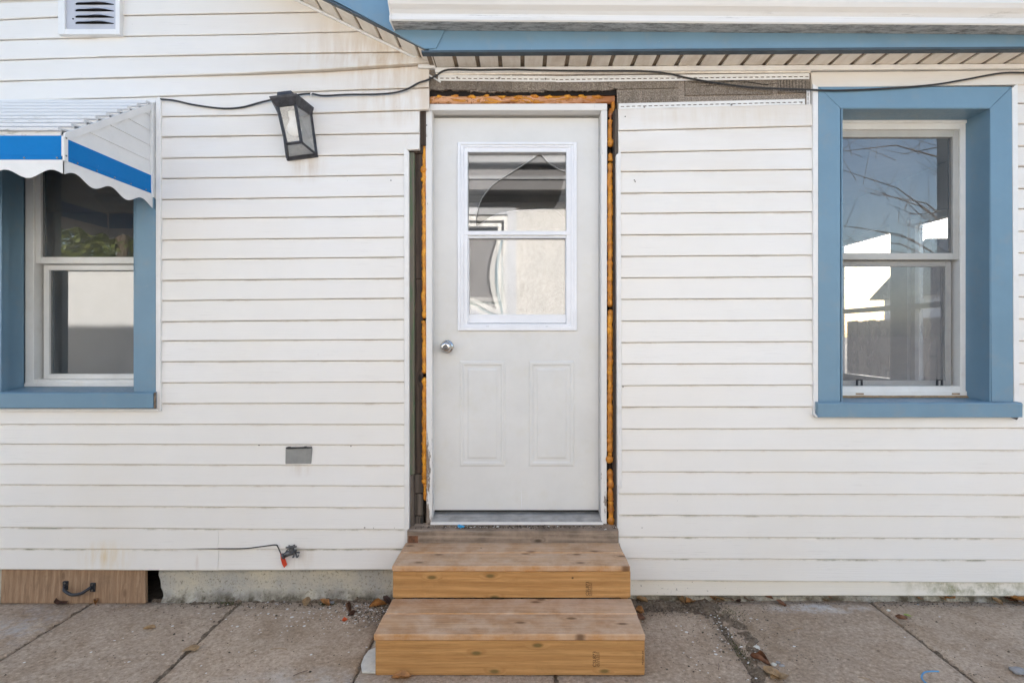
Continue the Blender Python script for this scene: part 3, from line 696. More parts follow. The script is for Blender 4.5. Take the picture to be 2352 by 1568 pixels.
# ---- the door
Yd = .085
m = MB(); a, b = V(997.3, 1170.5, Yd), V(1375.2, 271.5, Yd)
lx0, lx1, lz0, lz1 = V(1056, 0, Yd).x, V(1320, 0, Yd).x, V(0, 754, Yd).z, V(0, 331, Yd).z      # glazed opening
m.box(a.x, lx0, Yd, Yd + .044, a.z, b.z).box(lx1, b.x, Yd, Yd + .044, a.z, b.z).box(lx0, lx1, Yd, Yd + .044, a.z, lz0).box(lx0, lx1, Yd, Yd + .044, lz1, b.z)
door = part(m, 'door', 'door paint')
def emboss(x0, x1, ya, yb):                               # pressed moulding: ridge, cove, raised field
    rings = []
    for ins, dy in ((0, .0004), (4, -.0042), (9, -.0040), (13, .0016), (16, .0016), (22, -.0036)):
        rings.append([V(x0 + ins, yb - ins, Yd) + Vector((0, dy, 0)), V(x1 - ins, yb - ins, Yd) + Vector((0, dy, 0)), V(x1 - ins, ya + ins, Yd) + Vector((0, dy, 0)), V(x0 + ins, ya + ins, Yd) + Vector((0, dy, 0))])
    m = MB(); k = 0
    for r in rings: m.v += r
    for i in range(len(rings) - 1):
        for j in range(4): m.f.append([i * 4 + j, i * 4 + (j + 1) % 4, (i + 1) * 4 + (j + 1) % 4, (i + 1) * 4 + j])
    q = (len(rings) - 1) * 4; m.f.append([q, q + 1, q + 2, q + 3]); return m.build('door_panel', 'door paint', door)
emboss(1055, 1161.5, 828, 1071); emboss(1214, 1320, 828, 1071)
m = MB(); sw = MB()
def ring(m, x0, x1, ya, yb, wl, wr, wt, wb_, Y, Y1):
    m.vbox(x0, x0 + wl, ya, yb, Y, Y1); m.vbox(x1 - wr, x1, ya, yb, Y, Y1); m.vbox(x0 + wl, x1 - wr, ya, ya + wt, Y, Y1); m.vbox(x0 + wl, x1 - wr, yb - wb_, yb, Y, Y1); return m
ring(MB(), 1051, 1325, 326.5, 759, 7, 7, 6, 9, .072, Yd + .03).build('lite_frame', 'lite white', door, bevel=.002)
ring(MB(), 1057.5, 1318.5, 332.2, 750.5, 7, 7, 6, 6, .077, Yd + .03).build('lite_frame', 'lite white', door, bevel=.0015)
ring(MB(), 1064.3, 1311.5, 338, 745, 10, 10.5, 11.5, 2, .082, Yd + .04).build('upper_sash', 'lite white', door, bevel=.0015)
ring(MB(), 1070.5, 1306, 545.5, 742, 7, 7, 2, 20, .092, Yd + .05).build('lower_sash', 'lite white', door, bevel=.0015)
MB().vbox(1066, 1309.5, 530.3, 540, .080, .125).build('meeting_rail', 'lite white', door, bevel=.0015)
MB().vbox(1069.5, 1307, 540.2, 543, .088, .125).build('meeting_rail', 'aluminium', door); MB().vbox(1069.5, 1307, 543.4, 546.5, .086, .125).build('meeting_rail', 'lite white', door)
for x in (1120, 1256): MB().vbox(x - 3, x + 3, 749, 751.5, .0745, .08).build('weep_cover', 'aluminium', door)
def pane(x0, x1, ya, yb, Y, bow=0., name='pane', mat='door glass', par=None, N=14):
    def fn(u, v):
        p = V(x0 + (x1 - x0) * u, yb + (ya - yb) * v, Y); p.y += bow * 16 * u * (1 - u) * v * (1 - v); return p
    return MB().grid(fn, N if bow else 1, N if bow else 1).build(name, mat, par or door, smooth=True, fix=False)
pane(1070, 1306, 345, 536, .118, .0); pane(1070, 1306, 540, 728, .124, .0006); pane(1074, 1302, 544, 724, .110, .0032, mat='outer door glass')
# broken outer pane of the upper sash: glass left standing round the hole
hole = [(1240, 352), (1225, 364), (1195, 383), (1165, 402), (1138, 420), (1118, 440), (1104, 462), (1097, 485), (1093, 508), (1095, 522), (1108, 511), (1130, 497), (1152, 488), (1180, 484), (1215, 482), (1250, 480), (1270, 480), (1283, 462), (1291, 432), (1298, 402), (1299.5, 394), (1285, 390), (1268, 380), (1253, 368)]
bm = bmesh.new()
ov = [bm.verts.new(V(x, y, .108)) for x, y in ((1074, 348), (1301, 348), (1301, 531), (1074, 531))]; hv = [bm.verts.new(V(x, y, .108)) for x, y in hole]
ed = [bm.edges.new((ov[i], ov[(i + 1) % 4])) for i in range(4)] + [bm.edges.new((hv[i], hv[(i + 1) % len(hv)])) for i in range(len(hv))]
bmesh.ops.triangle_fill(bm, edges=ed, use_beauty=True)
for f in bm.faces:
    if f.normal.y > 0: f.normal_flip()
me = bpy.data.meshes.new('pane'); bm.to_mesh(me); bm.free(); me.materials.append(MT['outer door glass']); o = bpy.data.objects.new('pane', me); COL.objects.link(o); o.parent = door; o['label'] = 'broken outer pane with a large curved hole'
hp = [V(x, y, .108) for x, y in hole]
MB().tube(smooth_path(hp[:11], 3), .0014, 5).build('broken_edge', 'sash grey', door); MB().tube(hp[20:] + [hp[0]], .0014, 5).build('broken_edge', 'sash grey', door)
MB().tube(hp[10:17], .0006, 4).build('broken_edge', 'lite white', door)
MB().tube([V(1271, 480, .1075), V(1285, 489, .1075), V(1292, 497, .1075), V(1301, 504, .1075)], .0006, 4).build('broken_edge', 'sash grey', door)
kc = V(1027, 796, Yd)
kn = MB().lathe(kc + Vector((0, .002, 0)), (0, -1, 0), [(0, .033), (.004, .0335), (.008, .031), (.010, .016), (.026, .014), (.030, .020), (.036, .0265), (.046, .028), (.054, .026), (.060, .020), (.062, .012), (.0625, .006)], 28).build('door_knob', 'chrome', door, smooth=True)
MB().lathe(kc + Vector((0, -.0585, 0)), (0, -1, 0), [(0, .012), (.005, .0115), (.0055, .009)], 16).build('lock_cylinder', 'tap metal', door)
# threshold, old sill
m = MB().prism([(-.4495, .008, .386), (-.4495, .008, .397), (-.4495, .10, .4155), (-.4495, .17, .4155), (-.4495, .17, .386)], (.845, 0, 0)); th = part(m, 'threshold', 'aluminium')
for k in range(5): MB().box(-.447, .392, .016 + .014 * k, .021 + .014 * k, .397 + .0028 * k, .4015 + .0028 * k).build('threshold_rib', 'aluminium', th)
MB().box(-.455, .40, .003, .0075, .384, .397).build('threshold_nosing', 'white trim', th)
part(MB().box(-.4495, .389, .105, .15, .4157, .4265), 'door_sweep', 'black rubber')
m = MB()
def sl_(u, v):
    x = -.562 + 1.031 * u; y = -.034 + .07 * v; return (x, y, .368 + .014 * v + .002 * nz(x * 18, y * 30) - (.012 * max(0, nz(x * 7, 3)) if v == 0 else 0))
m.grid(sl_, 60, 5); k = len(m.v); m.grid(lambda u, v: (-.562 + 1.031 * u, -.034 + .0015 * nz(u * 40, v * 9), .29 + (sl_(u, 0)[2] - .29) * v), 60, 3); m.box(-.56, .467, -.03, .14, .27, .36)
part(m, 'old_sill', 'old grey wood')

part(MB().vbox(937.5, 960, 1230, 1248, -.0362, -.030), 'rusty_patch', 'leaf brown', bevel=.001)
MB().tube([V(1197, 1126, Yd - .0002), V(1197.5, 1150, Yd - .0004), V(1198.5, 1165, Yd - .0002)], [.0006, .0016, .0007], 5).build('paint_scratch', 'lite white', door)
# ---- windows
def trimring(P0, P1, w_, name='window_trim', sides='LRB'):
    pass
def casing(parent, polys):
    for P in polys: MB().prism([V(x, y, -.022) for x, y in P], (0, .04, 0)).build('casing_board', 'slate blue paint', parent, bevel=.0012)
def sill(parent, x0, x1, zf, zfb, zb, dent=0):
    m = MB(); N = 40; pr = []
    for i in range(N + 1):
        X = x0 + (x1 - x0) * i / N; d = dent * (nz(X * 5, 2) + .6 * nz(X * 13, 7)); e = .0035 * dent / .003 * max(0, nz(X * 8, 4)) if dent else 0
        m.v += [Vector((X, .135, zb)), Vector((X, -.040 + e, zf + d)), Vector((X, -.047 + d, zf - .006 + d)), Vector((X, -.046 + d * .7, zfb + d * .5)), Vector((X, .015, zfb)), Vector((X, .135, zb - .03))]
    for i in range(N):
        for j in range(6): m.f.append([i * 6 + j, (i + 1) * 6 + j, (i + 1) * 6 + (j + 1) % 6, i * 6 + (j + 1) % 6])
    m.f.append(list(range(6))); m.f.append(list(range(N * 6, N * 6 + 6))[::-1]); return m.build('sill', 'slate blue paint', parent)
def reveal(parent, x0, x1, z0, z1):
    for nm, q in (('reveal', (x0 - .004, x0 + .002, z0, z1)), ('reveal', (x1 - .002, x1 + .004, z0, z1)), ('reveal', (x0, x1, z1 - .002, z1 + .004))):
        MB().box(q[0], q[1], -.019, .15, q[2], q[3]).build(nm, 'slate blue paint', parent)
def sash_ring(x0, x1, z0, z1, l, r, t, b, Y, Y1):
    return MB().box(x0, x0 + l, Y, Y1, z0, z1).box(x1 - r, x1, Y, Y1, z0, z1).box(x0 + l, x1 - r, Y, Y1, z1 - t, z1).box(x0 + l, x1 - r, Y, Y1, z0, z0 + b)
def dh_window(x0, x1, z0, z1, zm, fw, fb, up, lo, gm, screen=False, mats=('sash white', 'sash white', 'sash white')):
    fr = part(sash_ring(x0, x1, z0, z1, fw, fw, fw, fb, .125, .19), 'window', mats[0], bevel=.002)
    e = .016
    sash_ring(x0 + .004, x1 - .004, z0 + .004, z1 - .004, e, e, e, fb * .45, .117, .126).build('frame_flange', mats[0], fr, bevel=.0015)
    a, b = x0 + fw, x1 - fw
    sash_ring(a, b, zm, z1 - fw, up, up, up + .006, .034, .136, .160).build('upper_sash', mats[1], fr, bevel=.002)
    c = .018
    sash_ring(a + c, b - c, z0 + fb, zm - .004, lo, lo, .028, .026, .162, .186).build('lower_sash', mats[2], fr, bevel=.002)
    MB().box(a, b, .163, .188, zm - .002, zm + .03).build('meeting_rail', mats[2], fr)
    Y = .150; MB().grid(lambda u, v: (a + up + (b - a - 2 * up) * u, Y, zm + .03 + (z1 - fw - up - zm - .034) * v), 1, 1).build('pane', gm, fr, fix=False)
    Y2 = .174; MB().grid(lambda u, v: (a + c + lo + (b - a - 2 * c - 2 * lo) * u, Y2, z0 + fb + .024 + (zm - .03 - z0 - fb - .024) * v), 1, 1).build('pane', gm, fr, fix=False)
    if up: MB().box(a + up, a + up + .012, .151, .156, zm + .03, z1 - fw - up).box(b - up - .012, b - up, .151, .156, zm + .03, z1 - fw - up).build('spacer', 'iron black', fr)
    MB().box(a + c + lo, a + c + lo + .012, .175, .180, z0 + fb + .024, zm - .03).box(b - c - lo - .012, b - c - lo, .175, .180, z0 + fb + .024, zm - .03).build('spacer', 'iron black', fr)
    if screen:
        MB().grid(lambda u, v: (a + .02 + (b - a - .04) * u, .1605, z0 + fb + (zm - z0 - fb) * v), 1, 1).build('insect_screen', 'insect screen', fr, fix=False)
    return fr
# left window
lw = dh_window(-2.59, -1.885, 1.052, 2.36, V(0, 606, .15).z, .062, .040, .026, .03, 'window glass')
reveal(lw, -2.572, -1.905, 1.03, 2.36)
casing(lw, [[(311, 300), (352, 256), (352.5, 478), (357, 486), (357, 901), (308.5, 901)], [(-62, 250), (4.5, 300), (2, 901), (-62, 901)], [(-62, 249), (352, 255), (311, 299), (4.5, 299)]])
sill(lw, -2.70, -1.792, 1.043, .9676, 1.056, .0012)
MB().prism([V(x, y, -.02) for x, y in [(357.5, 232), (363, 221), (368.5, 229), (368.5, 944), (357.5, 936)]], (0, .034, 0)).build('window_trim', 'white trim', lw, bevel=.0015)
MB().prism([V(x, y, -.02) for x, y in [(-66, 938), (357, 938), (368, 944.6), (-66, 944.6)]], (0, .034, 0)).build('window_trim', 'white trim', lw, bevel=.0015)
MB().prism([V(353.5, 902, -.046), V(356, 903, -.03), V(356, 938, -.03), V(353.5, 936, -.046)], (-.002, .02, 0)).build('sill_end', 'old grey wood', lw)
# right window
rw = dh_window(1.572, 2.315, V(0, 910, .125).z, V(0, 275, .125).z, V(0, 597, .15).z, .050, .052, .030, .032, 'window glass', True, ('sash white', 'sash grey', 'sash grey'))
reveal(rw, 1.568, 2.293, .98, V(0, 249, -.02).z)
casing(rw, [[(1880, 200), (1930.4, 249), (1930.4, 924), (1880, 927)], [(1880, 199.5), (2324, 199.5), (2274.4, 248.4), (1930.4, 248.4)], [(2324.5, 200), (2328, 923), (2278, 922), (2274.4, 249)]])
sill(rw, 1.4355, 2.427, .9944, .9226, 1.0, .003)
m = MB().prism([V(x, y, -.02) for x, y in [(1867.5, 192), (1873, 196), (1879.6, 200), (1879.6, 957), (1868.5, 953)]], (0, .034, 0)); m.build('window_trim', 'white trim', rw, bevel=.0015)
MB().prism([V(x, y, -.02) for x, y in [(2325, 203), (2332, 196), (2338, 193), (2342, 922), (2329, 922)]], (0, .034, 0)).build('window_trim', 'white trim', rw, bevel=.0015)
MB().tube([V(1868.5, 948, -.022), V(1874, 955, -.03), V(1881, 957, -.04)], .006, 6).build('torn_trim', 'white trim', rw)
MB().grid(lambda u, v: V(1935 + 290 * u, 913 - 6 * v + 1.5 * nz(u * 9), .10 + .022 * v), 20, 2).build('caulk_bead', 'leaf tan', rw)
for x in (1974, 2158):
    p = V(x, 885, .12); mm = MB().box(p.x - .015, p.x - .009, .115, .125, p.z, p.z + .03).box(p.x + .009, p.x + .015, .115, .125, p.z, p.z + .03).box(p.x - .012, p.x + .012, .115, .125, p.z + .025, p.z + .032)
    mm.build('screen_latch', 'iron black', rw)
for x in (1975, 2196): MB().vbox(x - 9, x + 9, 902.5, 906, .115, .125).build('weep_cover', 'leaf tan', rw)
# bent sill end
MB().prism([V(2318, 957, -.045), V(2340, 957.5, -.045), V(2336, 964, -.03)], (0, .003, 0)).build('torn_flange', 'iron black', rw)

# ---- eave: soffit, fascia, gutter
def ez(X): return .0063 * (X + .45)                        # the eave line climbs slightly to the right
def slope_box(m, x0, x1, y0, y1, z0, z1):
    return m.hexa([(x0, y0, z0 + ez(x0)), (x1, y0, z0 + ez(x1)), (x1, y1, z0 + ez(x1)), (x0, y1, z0 + ez(x0)), (x0, y0, z1 + ez(x0)), (x1, y0, z1 + ez(x1)), (x1, y1, z1 + ez(x1)), (x0, y1, z1 + ez(x0))])
ZS = 2.636
part(slope_box(MB(), -.455, 3.2, -.132, .018, ZS + .008, ZS + .014), 'soffit_base', 'soffit groove')
pit = .1078
for k in range(-4, 30):
    x0, x1 = k * pit + .010, (k + 1) * pit - .010
    x0 = max(x0, -.44)
    if x1 - x0 < .03: continue
    part(slope_box(MB(), x0, x1, -.130, -.001, ZS, ZS + .010), 'soffit_panel', 'soffit vinyl', bevel=.002)
part(slope_box(MB(), -.43, 3.2, -.018, .004, ZS - .026, ZS - .002), 'soffit_trim', 'white trim', bevel=.002)
part(slope_box(MB(), -.425, 1.42, -.006, .006, ZS - .034, ZS - .0262), 'soffit_trim', 'soffit vinyl')
part(slope_box(MB(), -.47, 3.25, -.156, -.120, ZS - .002, ZS + .008), 'fascia_lip', 'shaded lip blue')
for a, b, dy in ((-.435, .56, 0), (.557, 1.9, -.0015), (1.897, 3.25, 0)): part(slope_box(MB(), a, b, -.156 + dy, -.146, ZS + .008, ZS + .16), 'fascia', 'slate blue paint')
# gutter
gx0, gx1 = -.592, 3.3
def gzz(X): return 2.737 - .0072 * (X - gx0)
gp = [(-.158, .13), (-.158, .0), (-.238, -.004), (-.2435, .001), (-.2438, .015), (-.2375, .019), (-.2385, .029), (-.249, .042), (-.267, .056), (-.277, .074), (-.278, .104), (-.286, .108), (-.286, .124), (-.279, .126)]
m = MB(); N = 20; K = len(gp)
for i in range(N + 1):
    X = gx0 + (gx1 - gx0) * i / N
    m.v += [Vector((X, y + .0012 * nz(X * 2, q), gzz(X) + z + .0015 * nz(X * 1.2, q * .3))) for q, (y, z) in enumerate(gp)]
for i in range(N):
    for j in range(K - 1): m.f.append([i * K + j, i * K + j + 1, (i + 1) * K + j + 1, (i + 1) * K + j])
gut = part(m, 'gutter', 'gutter white', fix=False)
for pl in gut.data.polygons: pass
cap = [(gx0 - .006, y * 1.0, gzz(gx0) + z) for y, z in gp]; MB().prism(cap, (.008, 0, 0)).build('end_cap', 'white trim', gut)
rim = [(gx0 - .002, y - .002 if y < -.2 else y, gzz(gx0) + z - (.003 if z < .005 else 0)) for y, z in gp[1:-1]]; MB().tube(rim, .0035, 6).build('end_cap_seam', 'white trim', gut)
# rake of the left gable: soffit, trim, fascia
A, B = Vector((-2.12, 0, 3.468)), Vector((-.474, 0, 2.664)); dr = (B - A); RL = dr.length; dr.normalize(); nr = Vector((-dr.z, 0, dr.x)); nr = nr if nr.z > 0 else -nr
def rbox(m, s0, s1, y0, y1, n0, n1):
    P = [A + dr * s + nr * q for s in (s0, s1) for q in (n0, n1)]
    a, b, c, d = P[0], P[2], P[3], P[1]
    return m.hexa([Vector((p.x, y0, p.z)) for p in (a, b)] + [Vector((p.x, y1, p.z)) for p in (b, a)] + [Vector((p.x, y0, p.z)) for p in (d, c)] + [Vector((p.x, y1, p.z)) for p in (c, d)])
part(rbox(MB(), -.1, RL + .05, -.132, .018, .008, .014), 'soffit_base', 'soffit groove')
k = 0
while k * pit < RL + .06:
    part(rbox(MB(), k * pit + .008 - .03, min((k + 1) * pit - .008 - .03, RL + .05), -.130, -.001, 0, .010), 'soffit_panel', 'soffit vinyl', bevel=.002); k += 1
part(rbox(MB(), -.1, RL - .01, -.020, .004, -.013, -.0015), 'soffit_trim', 'white trim', bevel=.003)
part(rbox(MB(), -.1, RL + .03, -.158, -.126, .001, .007), 'fascia_lip', 'shaded lip blue')
fpoly = [(150, -322), (846.7, 43), (976.4, 112.5), (1001.6, 111), (1020.8, 72), (1021, 30), (900, -35), (150, -420)]
part(MB().prism([V(x, y, -.161) for x, y in fpoly], (0, .014, 0)), 'rake_fascia', 'slate blue paint')
part(MB().prism([(-2.12, -.161, 3.47), (-2.12, -.161, 3.62), (-3.98, -.161, 2.72), (-3.98, -.161, 2.57)], (0, .014, 0)), 'rake_fascia', 'slate blue paint')
part(MB().prism([(-2.12, -.13, 3.474), (-2.12, -.13, 3.484), (-3.9, -.13, 2.624), (-3.9, -.13, 2.614)], (0, .15, 0)), 'soffit_panel', 'soffit vinyl')
MB_ = MB().prism([V(x, y, -.018) for x, y in [(960, 145), (1000, 149), (1000, 157), (960, 156)]], (0, .02, 0)); part(MB_, 'soffit_trim', 'white trim', bevel=.002)
part(MB().prism([V(x, y, .002) for x, y in [(984, 148), (1012, 150), (1014, 186), (1004, 180), (986, 172)]], (0, .012, 0)), 'asphalt_backing', 'asphalt brick')
part(MB().tube([V(984, 172, -.004), V(1012, 189, -.006)], .004, 6), 'torn_trim', 'white trim')

# ---- gable vent
a, b = V(162, 75.5, .0), V(276, -60, .0)
vent = part(sash_ring(V(146, 0).x, V(286.5, 0).x, V(0, 88).z, V(0, -66).z, .034, .022, .02, .026, -.034, .012), 'gable_vent', 'white trim', bevel=.002)
ys = [-42, -28, -14, 0, 14, 29, 43.5, 57.5]
MB().box(a.x - .005, b.x + .005, -.0165, -.0148, a.z - .005, b.z).build('vent_opening', 'dark void', vent)
m = MB(); sx0, sx1 = V(182, 0).x, V(270, 0).x
m.box(a.x, sx0, -.024, -.021, a.z, b.z); m.box(sx1, b.x, -.024, -.021, a.z, b.z)
zz = sorted([V(0, y).z for y in ys]); prev = a.z
for z in zz: m.box(sx0, sx1, -.024, -.021, prev, z - .010); prev = z + .004
m.box(sx0, sx1, -.024, -.021, prev, b.z); m.build('vent_panel', 'vent grey', vent)
for z in zz:
    def lv(u, v):
        q = 2 * u - 1; k = (1 - q * q) ** .7; return ((sx0 + sx1) / 2 + (sx1 - sx0) / 2 * q, -.0235 - .016 * k * v, z + .006 - .010 * v + .004 * k * (1 - v) + (.002 * math.sin(q * 5)) * v)
    MB().grid(lv, 12, 3).build('louver', 'vent grey', vent, smooth=True)
MB().lathe(V(168, 44, -.024), (0, -1, 0), [(0, .004), (.002, .004), (.003, .002)], 8).build('screw', 'iron black', vent)

# ================================================================== awning over the left window
AX0, AX1, AY = -2.68, -1.814, -.533
aw = empty('window_awning', (AX1, 0, 1.94), 'white metal window awning with bright blue band and scalloped valance', 'awning')
n_ = 9; za, zb = 2.448, 2.098
for i in range(n_):                                       # stepped pans of the roof
    y0, y1 = AY * i / n_, AY * (i + 1) / n_ - .010; z0, z1 = za + (zb - za) * i / n_, za + (zb - za) * (i + 1) / n_ + .010
    P = [(AX0, y0 + .004, z1 + .036), (AX0, y0 + .004, z1 + .040), (AX0, y1, z1 + .031), (AX0, y1 - .002, z1 + .028), (AX0, y1 - .002, z1 + .018), (AX0, y1 + .010, z1 + .016), (AX0, y1 + .010, z1 + .0), (AX0, y1 + .014, z1 + .0), (AX0, y1 + .014, z1 + .024)]
    MB().prism(P, (AX1 - AX0 + .004 - .002 * i, 0, 0)).build('roof_pan', 'awning top', aw)
MB().prism([V(-240, 227, -.02), V(357, 230, -.02), V(357, 236.5, -.02), V(-240, 234, -.02)], (0, .012, 0)).build('wall_flashing', 'awning white', aw)
def ry(z): return AY * (za - z) / (za - zb)               # rake line of the side panel
zs = [2.10, 2.17, 2.245, 2.318, 2.392, 2.455]
for q, (z0, z1) in enumerate(zip(zs, zs[1:])):
    X = AX1 - .004
    P = [(X + .004, -.002, z0), (X + .004, max(AY, ry(z0)), z0), (X, max(AY, ry(min(z1 + .004, 2.46))), z1 + .004), (X, -.002, z1 + .004)]
    MB().prism(P, (-.004, 0, 0)).build('side_board', 'awning white', aw)
    MB().prism([(AX0 + .004 - (x - AX1), y, z) for x, y, z in P], (.004, 0, 0)).build('side_board', 'awning white', aw)
for X in (AX1 + .002, AX0 - .002):
    MB().hexa([(X - .004, -.0, za - .010), (X + .004, 0, za - .010), (X + .004, AY, zb - .010), (X - .004, AY, zb - .010), (X - .004, 0, za + .024), (X + .004, 0, za + .024), (X + .004, AY, zb + .022), (X - .004, AY, zb + .022)]).build('rake_trim', 'awning white', aw)
    MB().box(X - .006, X + .005, AY - .006, AY + .012, 2.008, zb + .008).build('corner_post', 'awning white', aw)
    MB().box(X - .003, X + .008, -.034, -.001, 1.995, za + .01).build('wall_post', 'awning white', aw)
    for z, yy in ((2.1, AY + .003), (2.03, AY + .003), (2.43, -.008), (2.30, -.008), (2.16, -.008), (2.03, -.008)): MB().lathe((X + (.005 if X > -2 else -.005), yy, z), (1 if X > -2 else -1, 0, 0), [(0, .0035), (.002, .0035), (.003, .0015)], 8).build('screw', 'screw steel', aw)
MB().box(AX0, AX1, AY - .003, AY, 2.028, 2.108).build('blue_band', 'awning blue', aw); MB().box(AX0, AX1, AY - .006, AY - .001, 2.012, 2.0265).build('blue_band', 'awning blue', aw)
for X in (AX1, AX0 - .003):
    MB().box(X, X + .003, AY, -.002, 2.028, 2.10).build('blue_band', 'awning blue', aw); MB().box(X - .001, X + .005, AY, -.002, 2.012, 2.0265).build('blue_band', 'awning blue', aw)
    for k in range(5): MB().lathe((X + .004, AY + .06 + .10 * k, 2.019), (1, 0, 0), [(0, .0035), (.003, .003)], 8).build('screw', 'screw steel', aw)
for k in range(7): MB().lathe((AX1 - .02 - .13 * k, AY - .006, 2.019), (0, -1, 0), [(0, .0035), (.003, .003)], 8).build('screw', 'screw steel', aw)
def val(p0, p1, nw, ph):                                  # scalloped strip
    p0, p1 = Vector(p0), Vector(p1); N = 48; d = (p1 - p0); nrm = Vector((d.y, -d.x, 0)).normalized() * .0022; m = MB()
    for i in range(N + 1):
        t = i / N; b = p0 + d * t; zz = 1.957 - .017 * math.cos(2 * math.pi * (nw * t + ph))
        m.v += [b + Vector((0, 0, 2.013)), b + Vector((0, 0, zz)), b + nrm + Vector((0, 0, zz)), b + nrm + Vector((0, 0, 2.013))]
    for i in range(N):
        for j in range(4): m.f.append([i * 4 + j, i * 4 + (j + 1) % 4, (i + 1) * 4 + (j + 1) % 4, (i + 1) * 4 + j])
    return m.build('valance', 'awning white', aw)
val((AX0, AY - .003, 0), (AX1, AY - .003, 0), 4.75, .0); val((AX1 + .001, AY, 0), (AX1 + .001, -.003, 0), 2.75, .25); val((AX0 - .001, AY, 0), (AX0 - .001, -.003, 0), 2.75, .25)

# ================================================================== wall lantern, hanging crooked
lo = Vector((-1.082, -.013, 2.198))
lan = empty('wall_lantern', lo, 'crooked black wall lantern with clear glass panes and a bulb', 'lantern')
Ml = Matrix.Translation(lo) @ Matrix.Rotation(R(-8), 4, 'Y') @ Matrix.Rotation(R(3), 4, 'Z')
def lp(u, v, w_): return Vector((u, -w_, v))
def lb(m, name, mat, **k): return m.rot(Ml).build(name, mat, lan, **k)
BT, BB = .203, .0
cT = [lp(-.041, BT - .004, .132), lp(.041, BT - .004, .132)]; cB = [lp(-.035, .030, .102), lp(.035, .030, .102)]
kT = [lp(-.070, BT, .004), lp(.070, BT, .004)]; kB = [lp(-.070, .0, .006), lp(.070, .0, .006)]
bar = .0078
m = MB().box(-.076, .076, -.006, .006, -.012, BT + .012); lb(m, 'back_plate', 'lantern black', bevel=.002)
for p, q in ((cT[0], cB[0]), (cT[1], cB[1]), (cT[0], cT[1]), (cB[0], cB[1]), (cB[0], kB[0]), (cB[1], kB[1]), (kB[0], kB[1]), (kT[0], kB[0]), (kT[1], kB[1]), (cT[0], kT[0]), (cT[1], kT[1])):
    lb(MB().tube([p, q], bar, 4), 'frame_bar', 'lantern black')
for P in ((cT[0], cT[1], cB[1], cB[0]), (cT[1], kT[1], kB[1], cB[1]), (kT[0], cT[0], cB[0], kB[0]), (cB[0], cB[1], kB[1], kB[0])):
    lb(MB().add(P, [(0, 1, 2, 3)]), 'glass_pane', 'lantern glass', fix=False)
m = MB(); lv_ = [(-.046, BT - .010, .138, .074), (-.060, BT + .018, .162, .088), (-.062, BT + .028, .166, .090), (-.050, BT + .034, .140, .078)]
for hw, v, w_, bk in lv_: m.v += [lp(hw, v, w_), lp(-hw, v, w_), lp(bk, v, .0), lp(-bk, v, .0)]
for i in range(3):
    for a, b in ((0, 1), (1, 2), (2, 3), (3, 0)): m.f.append([i * 4 + a, i * 4 + b, i * 4 + 4 + b, i * 4 + 4 + a])
m.f += [[0, 1, 2, 3], [12, 13, 14, 15]]
lb(m, 'cap', 'lantern black')
m = MB(); kn_ = [(.034, BT + .030, .146, .046), (.033, BT + .056, .140, .044), (.022, BT + .066, .120, .036)]
for hw, v, w_, bk in kn_: m.v += [lp(hw, v, w_), lp(-hw, v, w_), lp(-bk, v, .006), lp(bk, v, .006)]
for i in range(2):
    for j in range(4): m.f.append([i * 4 + j, i * 4 + (j + 1) % 4, i * 4 + 4 + (j + 1) % 4, i * 4 + 4 + j])
m.f += [[0, 1, 2, 3], [8, 9, 10, 11]]; lb(m, 'finial', 'lantern black', bevel=.002)
lb(MB().lathe(lp(0, BT - .004, .065), (0, 0, -1), [(0, .018), (.03, .018), (.04, .015), (.055, .020), (.075, .031), (.095, .033), (.112, .026), (.122, .012)], 18), 'bulb', 'bulb white', smooth=True)
lb(MB().box(-.066, .066, -.0085, -.0065, .004, BT), 'reflector', 'box grey')

# ================================================================== cables, box, tap, hatch
pts = [(369, 228, -.016), (400, 231, -.018), (440, 240, -.018), (490, 247.5, -.018), (525, 249.5, -.018), (560, 246, -.018), (600, 235, -.02), (640, 226, -.024), (683, 218.4, -.022), (714, 215.5, -.02), (742, 220, -.02), (800, 217.5, -.02), (861, 216.8, -.02), (902, 213.7, -.02), (933, 206, -.02), (961, 191, -.022), (982, 184, -.024), (1001, 174.5, -.026), (1029, 160.5, -.026), (1097, 161, -.024), (1175, 160, -.024), (1253, 162, -.024), (1346, 163, -.024), (1471, 163.5, -.024), (1536, 169.5, -.02), (1564, 176, -.018), (1606, 184.4, -.016), (1675, 194.8, -.016), (1745, 201.8, -.018), (1861, 206.4, -.026), (1884, 207.6, -.03), (1937, 207.8, -.031), (2031, 203.8, -.031), (2140, 195.4, -.031), (2218, 182.9, -.024), (2296, 168.8, -.022), (2352, 167.3, -.022), (2430, 170, -.022)]
c = MB().tube(smooth_path([V(*p) for p in pts], 6), .0044, 8).build('wall_cable', 'black rubber', smooth=True)
tag(c, 'black cable strung along the siding past the lantern and over the door', 'cable')
p = V(716, 220, -.02); cl = MB().tube([p + Vector((-.004, 0, -.006)), p + Vector((0, -.012, .004)), p + Vector((.002, -.004, .012))], .003, 6).build('cable_clip', 'white trim'); tag(cl, 'small white clip holding the black cable beside the lantern', 'clip')
bx = V(685.5, 1047, -.015)
eb = empty('outlet_box', bx, 'flat grey weatherproof box cover on the white siding', 'box')
m = MB(); M2 = Matrix.Translation(bx) @ Matrix.Rotation(R(-.8), 4, 'Y')
m.hexa([(-.066, 0, -.039), (.062, 0, -.039), (.062, .014, -.039), (-.066, .014, -.039), (-.064, 0, .037), (.066, 0, .040), (.066, .014, .040), (-.064, .014, .037)]).rot(M2).build('box_cover', 'box grey', eb, bevel=.003)
MB().box(-.06, .064, -.004, .012, .038, .044).rot(M2).build('hinge', 'iron black', eb)
